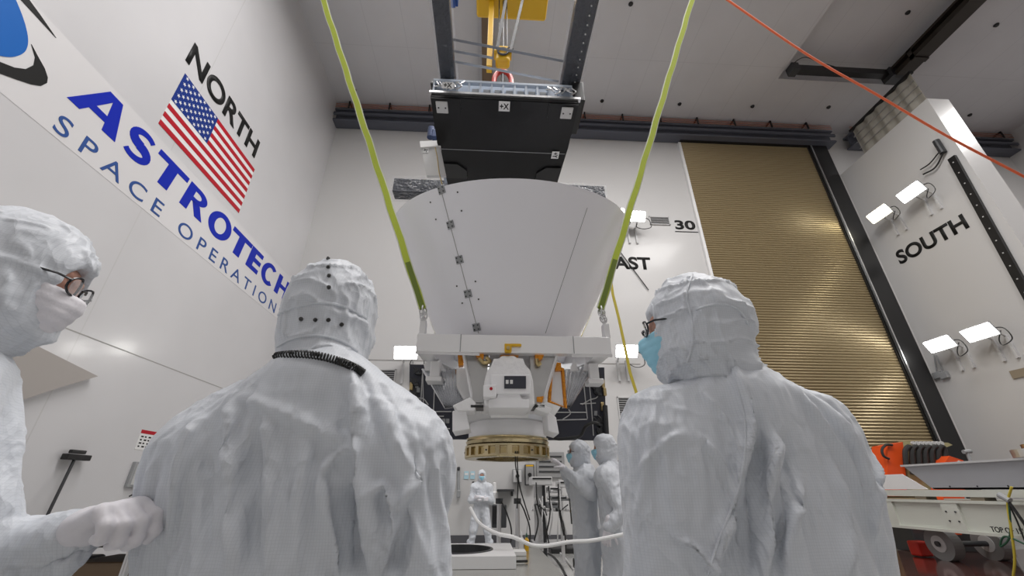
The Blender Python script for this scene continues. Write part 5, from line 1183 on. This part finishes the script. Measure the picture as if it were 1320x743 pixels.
# coiled cord round the neck
ts_ = bvh(suB); base = []
for q in spl([(x, y, 0) for x, y in ((344, 465), (352, 460), (375, 457), (405, 458), (435, 465), (455, 473), (470, 482))], 15):
    c1, c2 = onto(tb, q.x, q.y), onto(ts_, q.x, q.y); c1, c2 = [c_ for c_ in (c1, c2)]
    h_ = min([c_ for c_ in (c1, c2) if c_[0] is not None], key=lambda c_: (c_[0]-CAM).length, default=None)
    if h_: base.append(h_[0]+(CAM-h_[0]).normalized()*.008)
base = [base[i].lerp(base[i+1], .5) for i in range(len(base)-1)]; base = [sum(base[max(0, i-2):i+3], Vector())/len(base[max(0, i-2):i+3]) for i in range(len(base))]; NBs = len(base)-1
bm = NB()
path = []
for k in range(700):
    t = k/699; i = min(int(t*NBs), NBs-1); p = base[i].lerp(base[i+1], t*NBs-i); d = (base[i+1]-base[i]).normalized(); u = d.cross(Vector((0, 0, 1))).normalized(); w_ = d.cross(u); a = 2*PI*38*t
    path.append(p+(u*math.cos(a)+w_*math.sin(a))*.0068)
tube(bm, path, .0019, 5); cord = obj('coiled_cord', bm, M['cord'], fB.root, smooth=True); plabel(cord, 'black coiled cord around the neck')
# --- right-hand person in profile
fC = Fig((.615, .97, 0), 14, 'person in white coverall with blue mask and glasses, seen in left profile')
JC = jstand(1.0, .18, neck=(-.045, -.02, 1.50), shL=(-.215, .03, 1.385), shR=(.145, -.01, 1.39), chest=(-.01, 0, 1.29), elL=(-.27, .05, 1.10), elR=(.15, -.0, 1.12), wrL=(-.2, .25, .98), wrR=(.22, .2, .98))
suC, hoC = build_person(fC, JC, headframe((-.115, .0, 1.655), 58, -4), .0058, hood=dict(open=.052, back=-.012, amp=1.2), mask=True, gl=True, seed=5, amp=1.1, puff=1.06, cloth=dict(frames=22, grow=.09),
    folds=[(((945, 470), (962, 540), (955, 610), (930, 670), (915, 743)), .016, .018), (((905, 505), (935, 545), (950, 580)), .009, .008), (((900, 560), (930, 600), (938, 640)), .010, .010), (((1000, 560), (995, 640), (985, 743)), .012, .016), (((1030, 620), (1020, 680), (1010, 743)), .012, .012),
           (((1010, 480), (1050, 540), (1090, 600), (1115, 680)), .014, .010), (((1060, 520), (1100, 580), (1125, 640)), .012, .012), (((1118, 560), (1128, 620), (1120, 700)), .012, .010), (((868, 690), (900, 710), (920, 743)), .008, .014), (((845, 520), (835, 600), (820, 680)), .012, .006),
           (((975, 560), (968, 640), (955, 743)), .020, -.018), (((1015, 560), (1012, 640), (1000, 743)), .015, -.012), (((820, 610), (860, 570), (880, 560)), .009, .006), (((1075, 600), (1090, 680), (1095, 743)), .014, .010)],
    hood_folds=[(((838, 392), (870, 388), (900, 384)), .005, .004), (((880, 400), (895, 425), (885, 470)), .007, .008), (((905, 405), (900, 440), (895, 470)), .006, .006), (((925, 395), (945, 400), (965, 425)), .007, .007), (((900, 455), (930, 430), (965, 425)), .006, .006), (((900, 470), (935, 450), (968, 445)), .006, .006), (((845, 415), (855, 440), (850, 470)), .006, .005), (((890, 360), (930, 375), (945, 395)), .006, .005)])
tc_, tsc = bvh(hoC), bvh(suC)
seam_line([tsc], ((942, 468), (950, 500), (960, 545), (958, 600), (945, 650), (925, 700), (912, 743)), suC, 'sleeve_seam', .0022)
seam_line([tc_], ((893, 352), (885, 380), (890, 405), (893, 440), (885, 470)), hoC, 'hood_seam', .0025)
seam_line([tc_], ((826, 390), (833, 386), (840, 392), (844, 410), (845, 440), (838, 470)), hoC, 'face_edge', .003)
seam_line([tc_], ((895, 400), (925, 392), (950, 398), (966, 420)), hoC, 'hood_seam', .003)
# --- left-hand person with glasses, reaching out
fA = Fig((-1.04, .84, 0), -52, 'person in white hood with glasses at the left edge, gloved hand reaching out')
wa = fA.l(np.array(CAM+ray(93, 690)*.71)); ea = fA.l(np.array(CAM+ray(-60, 745)*.70))
JA = jstand(1.0, .17, neck=(.05, -.02, 1.50), elR=tuple(ea), wrR=tuple(wa), shL=(-.19, 0, 1.38), shR=(.17, .0, 1.375), wrL=(-.25, .2, .95))
ca = fA.l(np.array(CAM+ray(14, 360)*.84))
suA, hoA = build_person(fA, JA, headframe(tuple(ca), -12, -10), .0075, hood=dict(open=.046, amp=1.2), mask=M['glove'], gl=True, seed=9, amp=1.0, puff=1.04, cloth=dict(frames=22, grow=.09))
ha = fA.l(np.array(CAM+ray(160, 655)*.70)); dv = ha-wa
glove(fA, wa+dv*.15, dv, fA.l(np.array(fA.o)+np.array([.2, .1, -1])), (50, 58, 62, 66), vox=.004, scale=1.1)
# --- two people at the adapter ring
fD = Fig((1.03, 4.80, 0), 84, 'person in blue mask at the gold ring with both gloved hands raised to it')
hl, hr = fD.l((.80, 4.62, 1.50)), fD.l((.84, 4.86, 1.50))
JD = jstand(.99, .17, elL=tuple(fD.l((1.02, 4.45, 1.30))), wrL=tuple(hl), elR=tuple(fD.l((.98, 5.02, 1.28))), wrR=tuple(hr))
build_person(fD, JD, headframe((0, .03, 1.655), 4, 3), .012, hood=dict(open=.054), mask=True, gl=True, seed=13, amp=1.1, puff=1.05)
for wv, tgt in ((hl, (.70, 4.60, 1.60)), (hr, (.72, 4.86, 1.60))):
    t_ = fD.l(tgt); glove(fD, wv, t_-wv, fD.l(np.array(fD.o)+np.array([-1, 0, .3])), 10, vox=.007)
fE = Fig((1.22, 4.42, 0), 66, 'person in white coverall with back turned, nearest to camera at the ring')
JE = jstand(1.0, .17, elR=tuple(fE.l((1.38, 4.62, 1.12))), wrR=tuple(fE.l((1.28, 4.5, 1.05))), elL=tuple(fE.l((1.24, 4.12, 1.12))), wrL=tuple(fE.l((1.08, 4.12, 1.00))))
build_person(fE, JE, headframe((0, .03, 1.675), 10, -2), .012, hood=dict(open=.054), mask=True, seed=17, amp=1.1, puff=1.05)
glove(fE, fE.l((1.08, 4.12, 1.00)), fE.l(np.array(fE.o)+np.array([-.3, -.1, -1])), (1, 0, 0), 25, vox=.007)
glove(fE, fE.l((1.28, 4.5, 1.05)), fE.l(np.array(fE.o)+np.array([-.6, -.1, -1])), (1, 0, 0), 25, vox=.007)
# --- person in the distance with arms crossed
fF = Fig((-.12, 11.1, 0), 180, 'distant person facing the camera with arms crossed, blue mask')
JF = jstand(.96, .17, elL=(-.26, .06, 1.12), wrL=(.04, .24, 1.19), elR=(.26, .06, 1.12), wrR=(-.04, .21, 1.14), knL=(-.17, .04, .48), knR=(.17, .04, .48), anL=(-.22, 0, .1), anR=(.22, 0, .1))
build_person(fF, JF, headframe((0, .02, 1.60), 0, 0), .016, hood=dict(open=.058), mask=True, seed=21, amp=1.2, puff=1.0)
for a, d in (((.03, .25, 1.19), (1, -.1, .1)), ((-.03, .24, 1.14), (-1, -.1, .1))): glove(fF, np.array(a)*.96, d, (0, -1, 0), 18, vox=.010)
